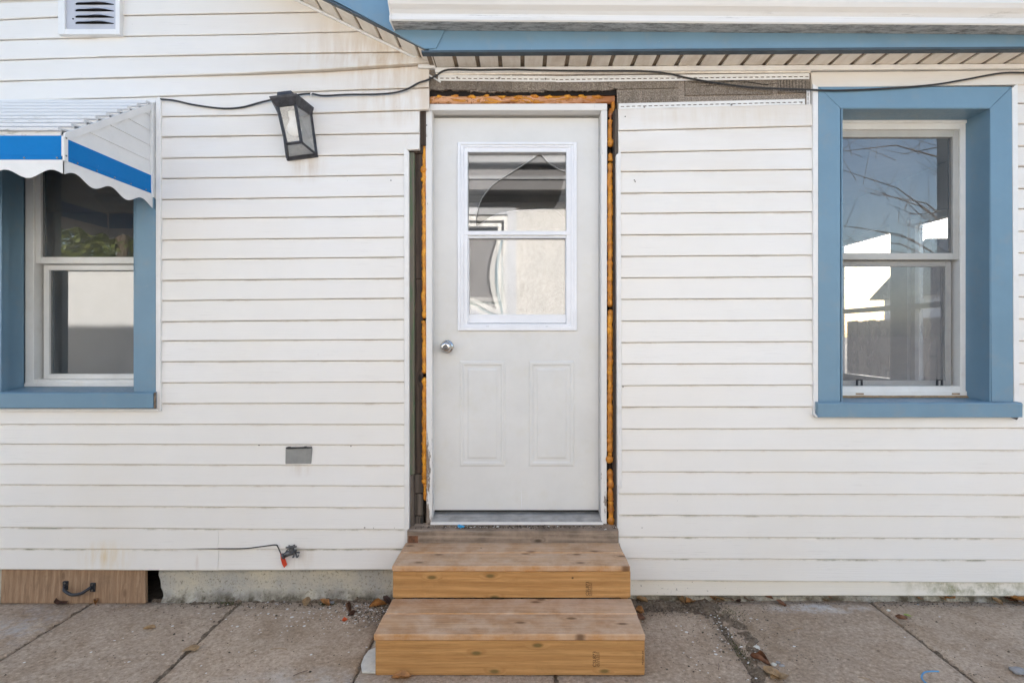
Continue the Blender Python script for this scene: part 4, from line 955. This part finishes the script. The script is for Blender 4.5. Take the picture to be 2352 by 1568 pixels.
for x in (-.045, .035): MB().box(x - .006, x + .006, -.006, .004, .0395, .047).rot(M2).build('hinge_knuckle', 'iron black', eb)
# tap with red tag and wire
tp = V(672, 1266, -.02); tap = empty('garden_tap', tp, 'small weathered metal garden tap sticking out of the siding', 'tap')
MB().lathe(tp + Vector((0, .03, 0)), (0, -1, 0), [(0, .017), (.02, .017), (.021, .010), (.05, .010)], 14).build('tap_stem', 'tap metal', tap, smooth=True)
MB().tube([tp + Vector((.012, -.015, .004)), tp + Vector((-.012, -.022, .0)), tp + Vector((-.034, -.03, -.010))], [.0125, .0135, .0115], 12).build('spout', 'tap metal', tap, smooth=True)
MB().lathe(tp + Vector((-.030, -.0295, -.0085)), (-.9, -.2, -.35), [(0, .0145), (.008, .0145), (.009, .011), (.003, .009)], 14).build('hose_thread', 'tap metal', tap)
MB().lathe(tp + Vector((0, -.02, .006)), (0, 0, 1), [(0, .011), (.012, .010), (.018, .006), (.026, .006)], 10).build('bonnet', 'tap metal', tap, smooth=True)
hb = tp + Vector((.002, -.02, .026)); hw = MB().lathe(hb, (0, 0, 1), [(0, .013), (.007, .013)], 12)
for k in range(6): an = k * math.pi / 3 + .3; hw.tube([hb + Vector((0, 0, .004)), hb + Vector((.025 * math.cos(an), .025 * math.sin(an), .004))], .0042, 6)
hw.build('tap_handle', 'tap metal', tap)
for k, (x, z) in enumerate(((.010, -.022), (.030, -.020), (.035, .004))): MB().tube(smooth_path([tp + Vector((.012 + .3 * x, -.012, .2 * z)), tp + Vector((x, -.02, z)), tp + Vector((x + .006, -.016, z * .5))], 4), .0038, 6).build('bracket_claw', 'tap metal', tap)
wp = [(370, 1259, -.0125), (450, 1259, -.0135), (555, 1259, -.015), (600, 1254.5, -.016), (632, 1250.5, -.017), (638, 1255, -.018), (646, 1272, -.024), (652, 1272.5, -.026), (660, 1262, -.03)]
tag(MB().tube(smooth_path([V(*p) for p in wp], 6), .0026, 6).build('ground_wire', 'black rubber', smooth=True), 'thin black wire tucked in the siding lap leading to the tap', 'wire')
m = MB(); q = [(643.5, 1271), (653, 1269.5), (655, 1283), (659.5, 1296), (652.5, 1303.5), (648, 1295), (645, 1284)]
tag(MB().prism([V(x, y, -.026 - .006 * (y - 1270) / 33) for x, y in q], (0, .0015, 0)).build('red_tag', 'tag red', origin=V(650, 1287, -.026)), 'small red tag hanging on a wire beside the garden tap', 'tag')
# plywood hatch
ha = G(3, 1381, 0.); hp0 = Vector((-2.565, -.004, 0))
hat = empty('crawlspace_hatch', hp0 + Vector((.36, 0, 0)), 'plywood crawlspace hatch with black pull handle under the siding', 'hatch')
x0, x1 = -2.572, -1.858
MB().hexa([(x0, -.006, .0), (x1, -.006, .0), (x1, .012, .0), (x0, .012, .0), (x0 - .01, .010, .205), (x1 - .012, .010, .205), (x1 - .012, .028, .205), (x0 - .01, .028, .205)]).build('hatch_board', 'plywood', hat, bevel=.0015)
h1, h2 = V(150, 1344, -.003), V(213, 1348, -.003)
for h_ in (h1, h2):
    MB().box(h_.x - .012, h_.x + .012, -.006, .004, h_.z - .021, h_.z + .021).build('handle_plate', 'iron black', hat, bevel=.001)
    for s_ in (-.013, .013): MB().lathe(h_ + Vector((0, -.0035, s_)), (0, -1, 0), [(0, .0045), (.002, .004)], 8).build('screw', 'screw steel', hat)
MB().tube(smooth_path([h1 + Vector((.004, -.004, -.002)), h1 + Vector((.014, -.022, -.012)), (h1 + h2) / 2 + Vector((-.01, -.034, -.024)), (h1 + h2) / 2 + Vector((.03, -.032, -.021)), h2 + Vector((-.016, -.022, -.006)), h2 + Vector((-.006, -.004, .002))], 6), .0075, 8).build('handle', 'iron black', hat, smooth=True)

# ================================================================== wooden steps
st = empty('wooden_steps', (-.02, -.3, 0), 'two new cedar coloured lumber steps below the door', 'steps')
SX0, SX1 = -.572, .474
def brd(name, mat, x0, x1, y0, y1, z0, z1, bev=.0035): return MB().box(x0, x1, y0, y1, z0, z1).build(name, mat, st, bevel=bev)
U, Lz = .311, .166
brd('tread_board', 'tread lumber', SX0 + .002, SX1 - .004, -.155, -.0345, U - .025, U); brd('tread_board', 'tread lumber', SX0, SX1 - .002, -.302, -.1575, U - .0252, U - .001)
brd('tread_board', 'tread lumber', SX0 + .001, SX1 + .003, -.425, -.2965, Lz - .025, Lz); brd('tread_board', 'tread lumber', SX0 - .003, SX1 + .001, -.582, -.4275, Lz - .0252, Lz - .0005)
r1 = brd('riser_board', 'riser lumber', SX0 + .002, SX1 + .001, -.296, -.262, Lz + .001, U - .0258); r2 = brd('riser_board', 'riser lumber', SX0 + .001, SX1 + .001, -.574, -.540, .002, Lz - .0258)
for x in (SX0 + .004, SX1 - .04):
    brd('stringer', 'riser lumber', x, x + .036, -.539, -.05, .002, Lz - .0256); brd('stringer', 'riser lumber', x, x + .036, -.261, -.05, Lz - .0254, U - .0257)
def stamp(txt, x, y0_, Y, hgt, par, ln):                   # ink stamp reading upwards
    cu = bpy.data.curves.new('stamp', 'FONT'); cu.body = txt; cu.size = hgt; to = bpy.data.objects.new('stamp', cu); COL.objects.link(to)
    bpy.context.view_layer.update(); me = bpy.data.meshes.new_from_object(to.evaluated_get(bpy.context.evaluated_depsgraph_get())); bpy.data.objects.remove(to)
    w_ = max(v.co.x for v in me.vertices); k = ln / w_; me.materials.append(MT['ink'])
    o = bpy.data.objects.new('lumber_stamp', me); COL.objects.link(o); o.parent = par
    p = V(x, y0_, Y); o.location = p - wloc(par); o.rotation_euler = (R(90), R(-90), 0); o.scale = (k, 1, 1)
v8 = lambda zx, zy: ((900 + zx / 2.542) / 1.0629, (1050 + zy / 2.542) / 1.0629)
for (par, Y, xs, yb, ln) in ((r1, -.2966, (1366, 1377, 1387), 1024, .060), (r2, -.5746, (1412, 1424, 1434), 1467, .060)):
    for k, (t, zx) in enumerate(zip(('CSL873', 'NLGA S-P-F', 'NO.2 KD-HT'), xs)): x, y = v8(zx, yb); stamp(t, x, y, Y, .019 if k == 0 else .009, par, ln if k == 0 else ln * .97)
x, y = v8(1711, 1455); stamp('PREMIUM', x - 1.2, y, -.5746, .010, r2, .055)

# ================================================================== soil, debris, leaves
def patch(x0, x1, y0, y1, hgt, f, seed, name='soil', mat='soil'):
    N, Mv = int((x1 - x0) / .012) + 2, int((y1 - y0) / .012) + 2; m = MB()
    def fn(u, v):
        x = x0 + (x1 - x0) * u; y = y0 + (y1 - y0) * v
        return (x, y, -.012 + hgt * f(u, v, x, y) + .008 * nz(x * 17, y * 17, seed) + .009 * nz(x * 48, y * 48, seed))
    m.grid(fn, N, Mv); o = m.build(name, mat, smooth=True); tag(o, kind='stuff'); return o
tag(patch(-1.85, -.5, -.035, .04, .028, lambda u, v, x, y: v ** 1.5 * (.5 + .9 * max(0, min(1, u * 1.3))), 1), 'strip of dark soil along the foot of the concrete foundation', 'soil')
tag(patch(.46, 1.35, -.10, .05, .030, lambda u, v, x, y: max(0, (v ** .8) * (1.15 - .9 * u)), 2), 'dark soil and leaf litter beside the wooden steps', 'soil')
tag(patch(.80, 1.22, -.62, .0, .021, lambda u, v, x, y: max(0, 1 - abs((x - .905 - .10 * max(0, .5 - abs(v - .5)) * 2) / (.05 + .09 * v))) * .95, 3), 'gritty soil filling the worn joint between the paving slabs', 'soil')
tag(patch(1.4, 3.05, -.02, .05, .022, lambda u, v, x, y: v, 4), 'thin line of soil under the siding edge', 'soil')
tag(patch(-.80, -.50, -.16, .0, .016, lambda u, v, x, y: max(0, 1 - 2 * abs(u - .6)) * v + .1, 5), 'loose soil in the corner by the steps', 'soil')
for i, xj in enumerate(XE[3:11]):                         # grit deep in the joints
    patch(xj - .016, xj + .010, -1.0, .03, .004, lambda u, v, x, y: 1, 30 + i)['label'] = 'dark grit lying in the narrow joints between the slabs'
def chips(name, mat, n, spots, rmin, rmax, label, cat, flat=.4, zb=0.):
    m = MB()
    for k in range(n):
        cx, cy, rx, ry_, wgt = random.choices(spots, [s[4] for s in spots])[0]
        x, y = random.gauss(cx, rx), random.gauss(cy, ry_)
        if y > .02 or (SX0 - .01 < x < SX1 + .01 and y > -.585 and zb < .1): continue
        r = random.uniform(rmin, rmax) * (1 if random.random() < .9 else 1.8); a = random.uniform(0, 6.3)
        P = [(math.cos(a + q * 1.2566) * r * random.uniform(.6, 1.2), math.sin(a + q * 1.2566) * r * random.uniform(.5, 1.1)) for q in range(5)]
        z = zb + .0015; h = r * flat; b = len(m.v)
        m.v += [Vector((x + p, y + q, z)) for p, q in P] + [Vector((x, y, z + h))]
        m.f += [[b + q, b + (q + 1) % 5, b + 5] for q in range(5)]
    tag(m.build(name, mat), label, cat, kind='stuff')
chips('paint_flakes', 'chip white', 620, [(-.75, -.09, .12, .06, 3), (-1.05, -.10, .25, .10, 2), (.98, -.28, .07, .14, 4), (1.5, -.25, .6, .25, 1), (-1.2, -.4, .5, .2, 1), (.8, -.35, .2, .2, 1)], .0018, .0062, 'white paint flakes scattered over the concrete slabs', 'paint flakes', .3)
chips('soil_crumbs', 'crumb dark', 3800, [(-.68, -.08, .10, .06, 3), (.62, -.05, .12, .04, 3), (1.7, -.015, .7, .02, 3), (-1.2, -.02, .4, .02, 2), (.98, -.25, .08, .18, 4), (1.0, -.05, .2, .03, 2), (-1.2, -.3, .6, .25, 1), (1.7, -.3, .6, .25, 1.2), (.62, -.3, .12, .2, .5)], .0012, .0042, 'dark soil crumbs strewn over the concrete', 'crumbs', .7)
chips('grit', 'crumb tan', 2200, [(.98, -.28, .09, .16, 4), (1.15, -.3, .15, .2, 2), (-1.2, -.3, .6, .25, 1), (1.7, -.3, .6, .25, 1), (1.73, -.4, .03, .15, .6), (-.7, -.1, .15, .08, 1)], .001, .0036, 'fine tan grit on the concrete slabs', 'grit', .7)
chips('sill_debris', 'crumb dark', 420, [(-.05, -.005, .24, .010, 1)], .0015, .005, 'crumbs of rotten wood lying on the old door sill', 'crumbs', .8, .374)
chips('sill_flakes', 'chip white', 60, [(-.25, -.006, .10, .010, 2), (.2, -.004, .15, .01, 1)], .0015, .004, 'white paint flakes lying on the old door sill', 'paint flakes', .4, .376)
tag(MB().blob(V(1059, 1209, -.008), (.017, .010, .008), 3, 2, .9).build('plastic_scrap', 'plastic blue', origin=V(1059, 1209, -.008)), 'small bright blue plastic scrap on the old door sill', 'scrap')
tag(MB().prism([V(1381, 1220, -.03), V(1392, 1214, -.02), V(1394, 1217, -.02), V(1386, 1221, -.03)], (0, 0, .002)).build('wood_chip', 'chip white', origin=V(1387, 1218, -.025)), 'white wood chip at the end of the old door sill', 'chip')
m = MB()
for k in range(420):
    cx, cy, rx, ry_ = random.choice([(.985, -.10, .035, .025), (.99, -.09, .04, .03), (.905, -.42, .012, .05), (-.96, -.018, .02, .008), (-1.45, -.01, .05, .01)])
    x, y = random.gauss(cx, rx), random.gauss(cy, ry_); a = random.uniform(0, 6.3); h = random.uniform(.004, .013); d = Vector((math.cos(a), math.sin(a), 0)) * .002
    p = Vector((x, y, .001)); b = len(m.v); m.v += [p - d, p + d, p + Vector((random.gauss(0, .005), random.gauss(0, .005), h))]; m.f.append([b, b + 1, b + 2])
tag(m.build('moss', 'moss'), 'small tufts of moss and weed in the slab joints', 'moss', kind='stuff')
def leaf(p, size, mat, rz, curl, label, group, tilt=0., name='dry_leaf'):
    m = MB(); sd_ = random.random() * 30
    fold = random.uniform(-.6, 1.4) * curl; tw = random.uniform(-1.3, 1.3) * curl; bend = random.uniform(.2, 1.) * curl
    def fn(u, v):
        t = v; q = (u - .5) * 2
        wd = math.sin(math.pi * min(1, t * .96 + .02)) ** .8 * .36 * (1 + .35 * nz(v * 5, (u > .5) * 7 + sd_) * abs(q))
        a = fold * abs(q) * 1.1 + tw * (t - .5) * q
        x = math.cos(a) * q * wd; z = abs(math.sin(a)) * abs(q) * wd * (1 if fold > 0 else .6) + .10 * nz(u * 3, v * 3, sd_)
        b = bend * (t - .5) * 1.6; y = math.sin(b) / max(.2, abs(bend) * 1.6) if bend > .05 else t - .5
        z += (1 - math.cos(b)) * .45
        return (x * size, y * size, z * size + .002)
    m.grid(fn, 6, 9)
    m.tube([Vector(fn(.5, 0)), Vector(fn(.5, 0)) + Vector((.004, -.28 * size, .05 * size))], .0008, 4)
    M_ = Matrix.Translation(p) @ Matrix.Rotation(rz, 4, 'Z') @ Matrix.Rotation(tilt, 4, 'X'); m.rot(M_)
    lo_ = min(v.z for v in m.v); m.v = [v + Vector((0, 0, p.z + .001 - lo_)) for v in m.v]
    o = m.build(name, mat, origin=p, smooth=True, fix=False); tag(o, label, 'leaf', group); return o
gl = 'leaves beside the steps and foundation'; gr_ = 'leaves under the right siding edge'
LV = [(140, 1385, .055, 'leaf dark', 1.4, 1.2, 'dark curled dry leaf lying against the plywood hatch', None), (220, 1384, .04, 'leaf orange', .6, .8, 'orange dry leaf at the foot of the plywood hatch', None),
      (343, 1444, .04, 'leaf tan', 1.9, .9, 'tan dry leaf alone in the middle of a slab', None), (438, 1492, .05, 'leaf tan', 2.1, .6, 'tan dry leaf lying across the slab joint near a white stalk', None),
      (704, 1386, .05, 'leaf tan', .2, .9, 'tan dry leaf standing against the concrete foundation below the tap', None), (746, 1388, .05, 'leaf orange', 1.2, .7, 'orange brown dry leaf at the foundation foot among paint flakes', None),
      (868, 1392, .065, 'leaf orange', 1.9, .9, 'orange dry leaf touching the left side of the steps', gl), (888, 1384, .05, 'leaf dark', .9, 1.2, 'dark dry leaf wedged between steps and foundation', gl),
      (800, 1398, .07, 'leaf brown', .5, 1.1, 'large brown crumpled leaf on soil near the orange scrap', None), (808, 1412, .04, 'leaf dark', 2.5, 1.1, 'small dark leaf beside the orange scrap', None),
      (922, 1559, .06, 'leaf orange', 1.7, .7, 'orange leaf on concrete in front of the bottom step', None),
      (1474, 1383, .045, 'leaf tan', 1.3, .8, 'yellow tan leaf on soil beside the upper step', gr_), (1563, 1380, .05, 'leaf tan', .4, .9, None, gr_), (1585, 1386, .055, 'leaf orange', 2.2, 1.2, None, gr_),
      (1650, 1380, .055, 'leaf tan', 1.6, .9, None, gr_), (1632, 1375, .045, 'leaf orange', .9, .8, None, gr_), (1668, 1376, .05, 'leaf brown', 2.7, 1., None, gr_), (1690, 1378, .05, 'leaf dark', .3, 1., None, gr_),
      (1717, 1377, .045, 'leaf brown', 1.1, 1., None, gr_), (1765, 1376, .05, 'leaf brown', 1.5, .8, None, gr_), (1794, 1388, .04, 'leaf brown', .7, 1.2, 'small brown leaf on a white plaster smear', None),
      (1470, 1404, .05, 'leaf orange', .2, 1., 'rusty leaf against the right side of the lower step', gl), (1472, 1420, .05, 'leaf brown', .5, 1., 'brown leaf against the right side of the lower step', gl),
      (1746, 1520, .07, 'leaf brown', .6, 1.3, 'rolled brown leaf lying in the soil filled joint', None), (1790, 1556, .065, 'leaf tan', 1.9, .6, 'flat tan leaf beside the soil filled joint', None), (1772, 1548, .06, 'leaf tan', .5, .9, 'tan leaf overlapping another in the soil filled joint', None),
      (1890, 1376, .05, 'leaf tan', .5, 1., None, gr_), (1905, 1376, .04, 'leaf brown', 1.5, 1., None, gr_), (2070, 1422, .042, 'leaf brown', .9, 1., 'brown leaf caught in the narrow slab joint', None),
      (2108, 1376, .045, 'leaf orange', 1.6, .7, None, gr_), (2182, 1378, .05, 'leaf orange', 1.8, .7, None, gr_), (2160, 1376, .04, 'leaf tan', .6, .7, None, gr_),
      (2305, 1374, .065, 'leaf orange', .8, 1.2, None, gr_), (2322, 1381, .06, 'leaf brown', 1.9, 1., None, gr_), (2340, 1384, .065, 'leaf orange', 1.3, .9, None, gr_), (2290, 1384, .04, 'leaf tan', .3, .8, None, gr_)]
seen_ = {}
ORD = ['first', 'second', 'third', 'fourth', 'fifth', 'sixth', 'seventh']
for (x, y, sz, mt, rz, cu, lb_, grp) in sorted(LV, key=lambda q: q[0]):
    if lb_ is None:
        k = seen_.get(mt, 0); seen_[mt] = k + 1
        lb_ = '%s %s leaf counted from the steps along the ground level siding edge' % (ORD[k], mt.split()[1])
    p = G(x, y, .004); near = p.y > -.03
    leaf(p, sz * 1.3, mt, rz, cu, lb_, grp, .25 if near else 0.)
leaf(G(2084, 1415, .004), .035, 'leaf green', 1.5, .7, 'small fresh green leaf on the concrete', None, .2, 'green_leaf')
for x, y, r, mt, lb_ in ((2041, 1403, .008, 'stone white', 'white pebble stuck in the narrow slab joint'), (2338, 1545, .022, 'stone grey', 'grey stone lying on the concrete slab'), (1777, 1527, .010, 'stone white', 'white flat pebble beside the soil filled joint'), (1787, 1523, .009, 'stone grey', 'rounded grey pebble between two others'), (1796, 1530, .009, 'stone grey', 'small grey pebble by the soil filled joint'), (1738, 1488, .011, 'stone white', 'elongated white shell like chip on gritty soil'), (762, 1386, .012, 'stone grey', 'grey stone at the foot of the foundation')):
    p = G(x, y, .0); tag(MB().blob(p + Vector((0, 0, r * .45)), (r * 1.2, r * .9, r * .6), x, 2, .5).build('pebble', mt, origin=p, smooth=True), lb_, 'pebble')
p = G(791, 1424, 0); tag(MB().blob(p + Vector((0, 0, .006)), (.012, .010, .008), 5, 2, .8).build('orange_scrap', 'orange scrap', origin=p), 'small bright orange scrap on the concrete beside a brown leaf', 'scrap')
cp = smooth_path([G(2156, 1541, .004), G(2135, 1541, .004), G(2122, 1544, .004), G(2117, 1553, .004), G(2121, 1562, .004), G(2135, 1572, .004), G(2160, 1580, .004)], 6)
tag(MB().tube(cp, .0032, 6).build('blue_cord', 'cord blue', origin=cp[0], smooth=True), 'curved piece of pale blue cord lying on the concrete', 'cord')
P = [G(x, y, .006) for x, y in ((832, 1545), (829, 1528), (836, 1510), (846, 1496), (864, 1488), (866, 1546))]
tag(MB().prism(P, (0, 0, .006)).build('board_scrap', 'stone white', origin=P[0]), 'pale broken board scrap poking out beside the bottom step', 'scrap')
for k in range(7):
    x, y = [(640, 1490), (690, 1545), (850, 1420), (1610, 1410), (1830, 1445), (1650, 1530), (1990, 1560)][k]; p = G(x, y, .004); a = k * .9; d = Vector((math.cos(a), math.sin(a) * .6, 0)) * .035
    tag(MB().tube(smooth_path([p - d, p + Vector((.004, .003, .003)), p + d], 4), .0012, 5).build('twig', ('leaf tan', 'leaf dark')[k % 2], origin=p), ['thin tan twig on the slab below the garden tap', 'dark thin twig on the slab below the paint flakes', 'tan twig beside the brown leaf left of the steps', 'dark twig at the top of the soil filled joint', 'tan straw lying across grit beside the soil filled joint', 'dark twig on the slab between bottom step and soil filled joint', 'tan twig near the blue cord'][k], 'twig', 'twigs on the slabs')

# ================================================================== beyond: what the panes mirror and let through
NY = -3.4
nb = empty('neighbour_house', (0, NY, 0), 'stucco house across the narrow yard with dark eaves', 'house')
nx0, nx1 = -3.4, 2.6; NWx0, NWx1, NWz0, NWz1 = -1.02, -.17, 1.66, 2.70
m = MB(); m.box(nx0, NWx0, NY - .15, NY, 0, 2.944).box(NWx1, nx1, NY - .15, NY, 0, 2.944).box(NWx0, NWx1, NY - .15, NY, 0, NWz0).box(NWx0, NWx1, NY - .15, NY, NWz1, 2.944).build('wall', 'stucco', nb)
MB().box(nx0, nx0 + .15, NY - 6, NY - .15, 0, 2.944).box(nx1 - .15, nx1, NY - 6, NY - .15, 0, 2.944).build('wall', 'stucco', nb)
MB().box(nx0 - .3, nx1 + .3, NY - .15, NY + .29, 2.946, 2.96).build('soffit', 'neighbour dark', nb)
MB().box(nx0 - .3, nx1 + .3, NY + .29, NY + .32, 2.93, 3.21).build('fascia', 'neighbour dark', nb); MB().box(nx0 - .3, nx1 + .3, NY + .322, NY + .34, 3.04, 3.075).build('fascia_strip', 'neighbour mid', nb); MB().box(nx0 - .3, nx1 + .3, NY + .322, NY + .42, 3.19, 3.31).build('gutter', 'neighbour mid', nb, bevel=.01)
MB().hexa([(nx0 - .3, NY + .34, 3.20), (nx1 + .3, NY + .34, 3.20), (nx1 + .3, NY - 3, 4.5), (nx0 - .3, NY - 3, 4.5), (nx0 - .3, NY + .34, 3.26), (nx1 + .3, NY + .34, 3.26), (nx1 + .3, NY - 3, 4.56), (nx0 - .3, NY - 3, 4.56)]).build('roof', 'roof shingle', nb)
MB().hexa([(nx0 - .3, NY - 6.4, 3.12), (nx1 + .3, NY - 6.4, 3.12), (nx1 + .3, NY - 3, 4.5), (nx0 - .3, NY - 3, 4.5), (nx0 - .3, NY - 6.4, 3.18), (nx1 + .3, NY - 6.4, 3.18), (nx1 + .3, NY - 3, 4.56), (nx0 - .3, NY - 3, 4.56)]).build('roof', 'roof shingle', nb)
MB().prism([(nx1, NY, 2.94), (nx1, NY - 6, 2.94), (nx1, NY - 3, 4.45)], (-.1, 0, 0)).build('gable', 'stucco', nb)
def rg(x0, x1, z0, z1, w_, y0, y1): return sash_ring(x0, x1, z0, z1, w_, w_, w_, w_, y0, y1)
nw = rg(NWx0 - .10, NWx1 + .10, NWz0 - .10, NWz1 + .12, .10, NY - .01, NY + .03).build('window', 'neighbour grey', nb)
rg(NWx0, NWx1, NWz0, NWz1, .045, NY - .10, NY + .012).build('frame', 'sash white', nw); rg(NWx0 + .075, NWx1 - .075, NWz0 + .075, NWz1 - .075, .04, NY - .11, NY - .0).build('sash', 'sash white', nw)
MB().box(NWx0 + .08, NWx1 - .08, NY - .125, NY - .12, NWz0 + .08, NWz1 - .08).build('pane', 'neighbour dark', nw)
MB().box(NWx0 - .14, NWx1 + .14, NY - .0, NY + .05, NWz1 + .125, NWz1 + .15).build('drip_cap', 'neighbour grey', nw)
ga = empty('garage', (-5.7, NY, 0), 'low white garage beside the stucco house', 'garage')
MB().box(-8.2, -3.65, NY - 4, NY, 0, 2.12).build('wall', 'awning white', ga); MB().box(-8.3, -3.55, NY - 4.1, NY + .1, 2.12, 2.22).build('roof', 'neighbour grey', ga)
def tree(x, y, h, r, n, name, label, leafy=True, seed=1):
    t = empty(name, (x, y, 0), label, 'tree'); rs = random.Random(seed)
    tr = MB(); tr.tube([(x, y, -.05), (x + .05, y, h * .3), (x, y + .05, h * .55), (x + .1, y, h * .8)], [.14, .11, .08, .03] if leafy else [.09, .07, .04, .012], 9)
    tips = []
    for k in range(14 if leafy else 34):
        b = Vector((x, y, h * rs.uniform(.3, .78))); a = rs.uniform(0, 6.3); ln = r * rs.uniform(.5, 1.05)
        e = b + Vector((math.cos(a) * ln, math.sin(a) * ln, rs.uniform(.2, .9) * ln)); md = (b + e) / 2 + Vector((0, 0, .12 * ln))
        tr.tube([b, md, e], [.04, .025, .008] if leafy else [.028, .018, .006], 6); tips.append(e); tips.append(md)
        for q in range(2 if leafy else 5):
            s = b.lerp(e, rs.uniform(.3, 1)); tr.tube([s, s + Vector((rs.gauss(0, .3), rs.gauss(0, .3), rs.uniform(.1, .6))) * ln * .6], [.010, .003], 4)
    tr.build('trunk', 'bark', t)
    if leafy:
        m = MB()
        for k in range(n):
            c = rs.choice(tips) + Vector((rs.gauss(0, .30), rs.gauss(0, .30), rs.gauss(0, .26))); s = rs.uniform(.03, .065)
            a = Vector((rs.gauss(0, 1), rs.gauss(0, 1), rs.gauss(0, 1))).normalized(); b = a.orthogonal().normalized()
            q = len(m.v); m.v += [c - a * s, c + b * s * .5, c + a * s, c - b * s * .5]; m.f.append([q, q + 1, q + 2, q + 3])
        m.build('crown', 'foliage', t, fix=False)
tree(-5.8, -4.9, 4.2, 1.5, 30000, 'leafy_tree', 'green leafy tree standing behind the low white garage')
tree(12.6, -12.0, 8.2, 3.6, 0, 'bare_tree', 'bare branching tree beyond the end of the stucco house', False, 4)
tree(8.4, 3.2, 5.0, 1.9, 0, 'bare_tree', 'bare branching tree behind the grey board fence', False, 9)
fe = empty('board_fence', (5.6, 3, 0), 'weathered grey vertical board fence beyond the end of the house', 'fence')
for k in range(64):
    y = -2.6 + k * .145; hh = 1.56 + .02 * nz(k * .7); MB().box(5.6 + .004 * (k % 2), 5.622 + .004 * (k % 2), y, y + .138, -.03, hh).build('board', 'fence wood', fe)
for z in (.4, 1.25): MB().box(5.63, 5.67, -2.6, 6.7, z, z + .09).build('rail', 'fence wood', fe)
sh = empty('shed', (8.6, 7, 0), 'grey shed with a pitched roof beyond the board fence', 'shed')
MB().box(7.4, 9.8, 5.6, 8.4, -.03, 2.1).build('wall', 'neighbour grey', sh)
MB().prism([(7.2, 5.4, 2.05), (7.2, 8.6, 2.05), (7.2, 7.0, 3.05)], (2.8, 0, 0)).build('roof', 'roof shingle', sh)
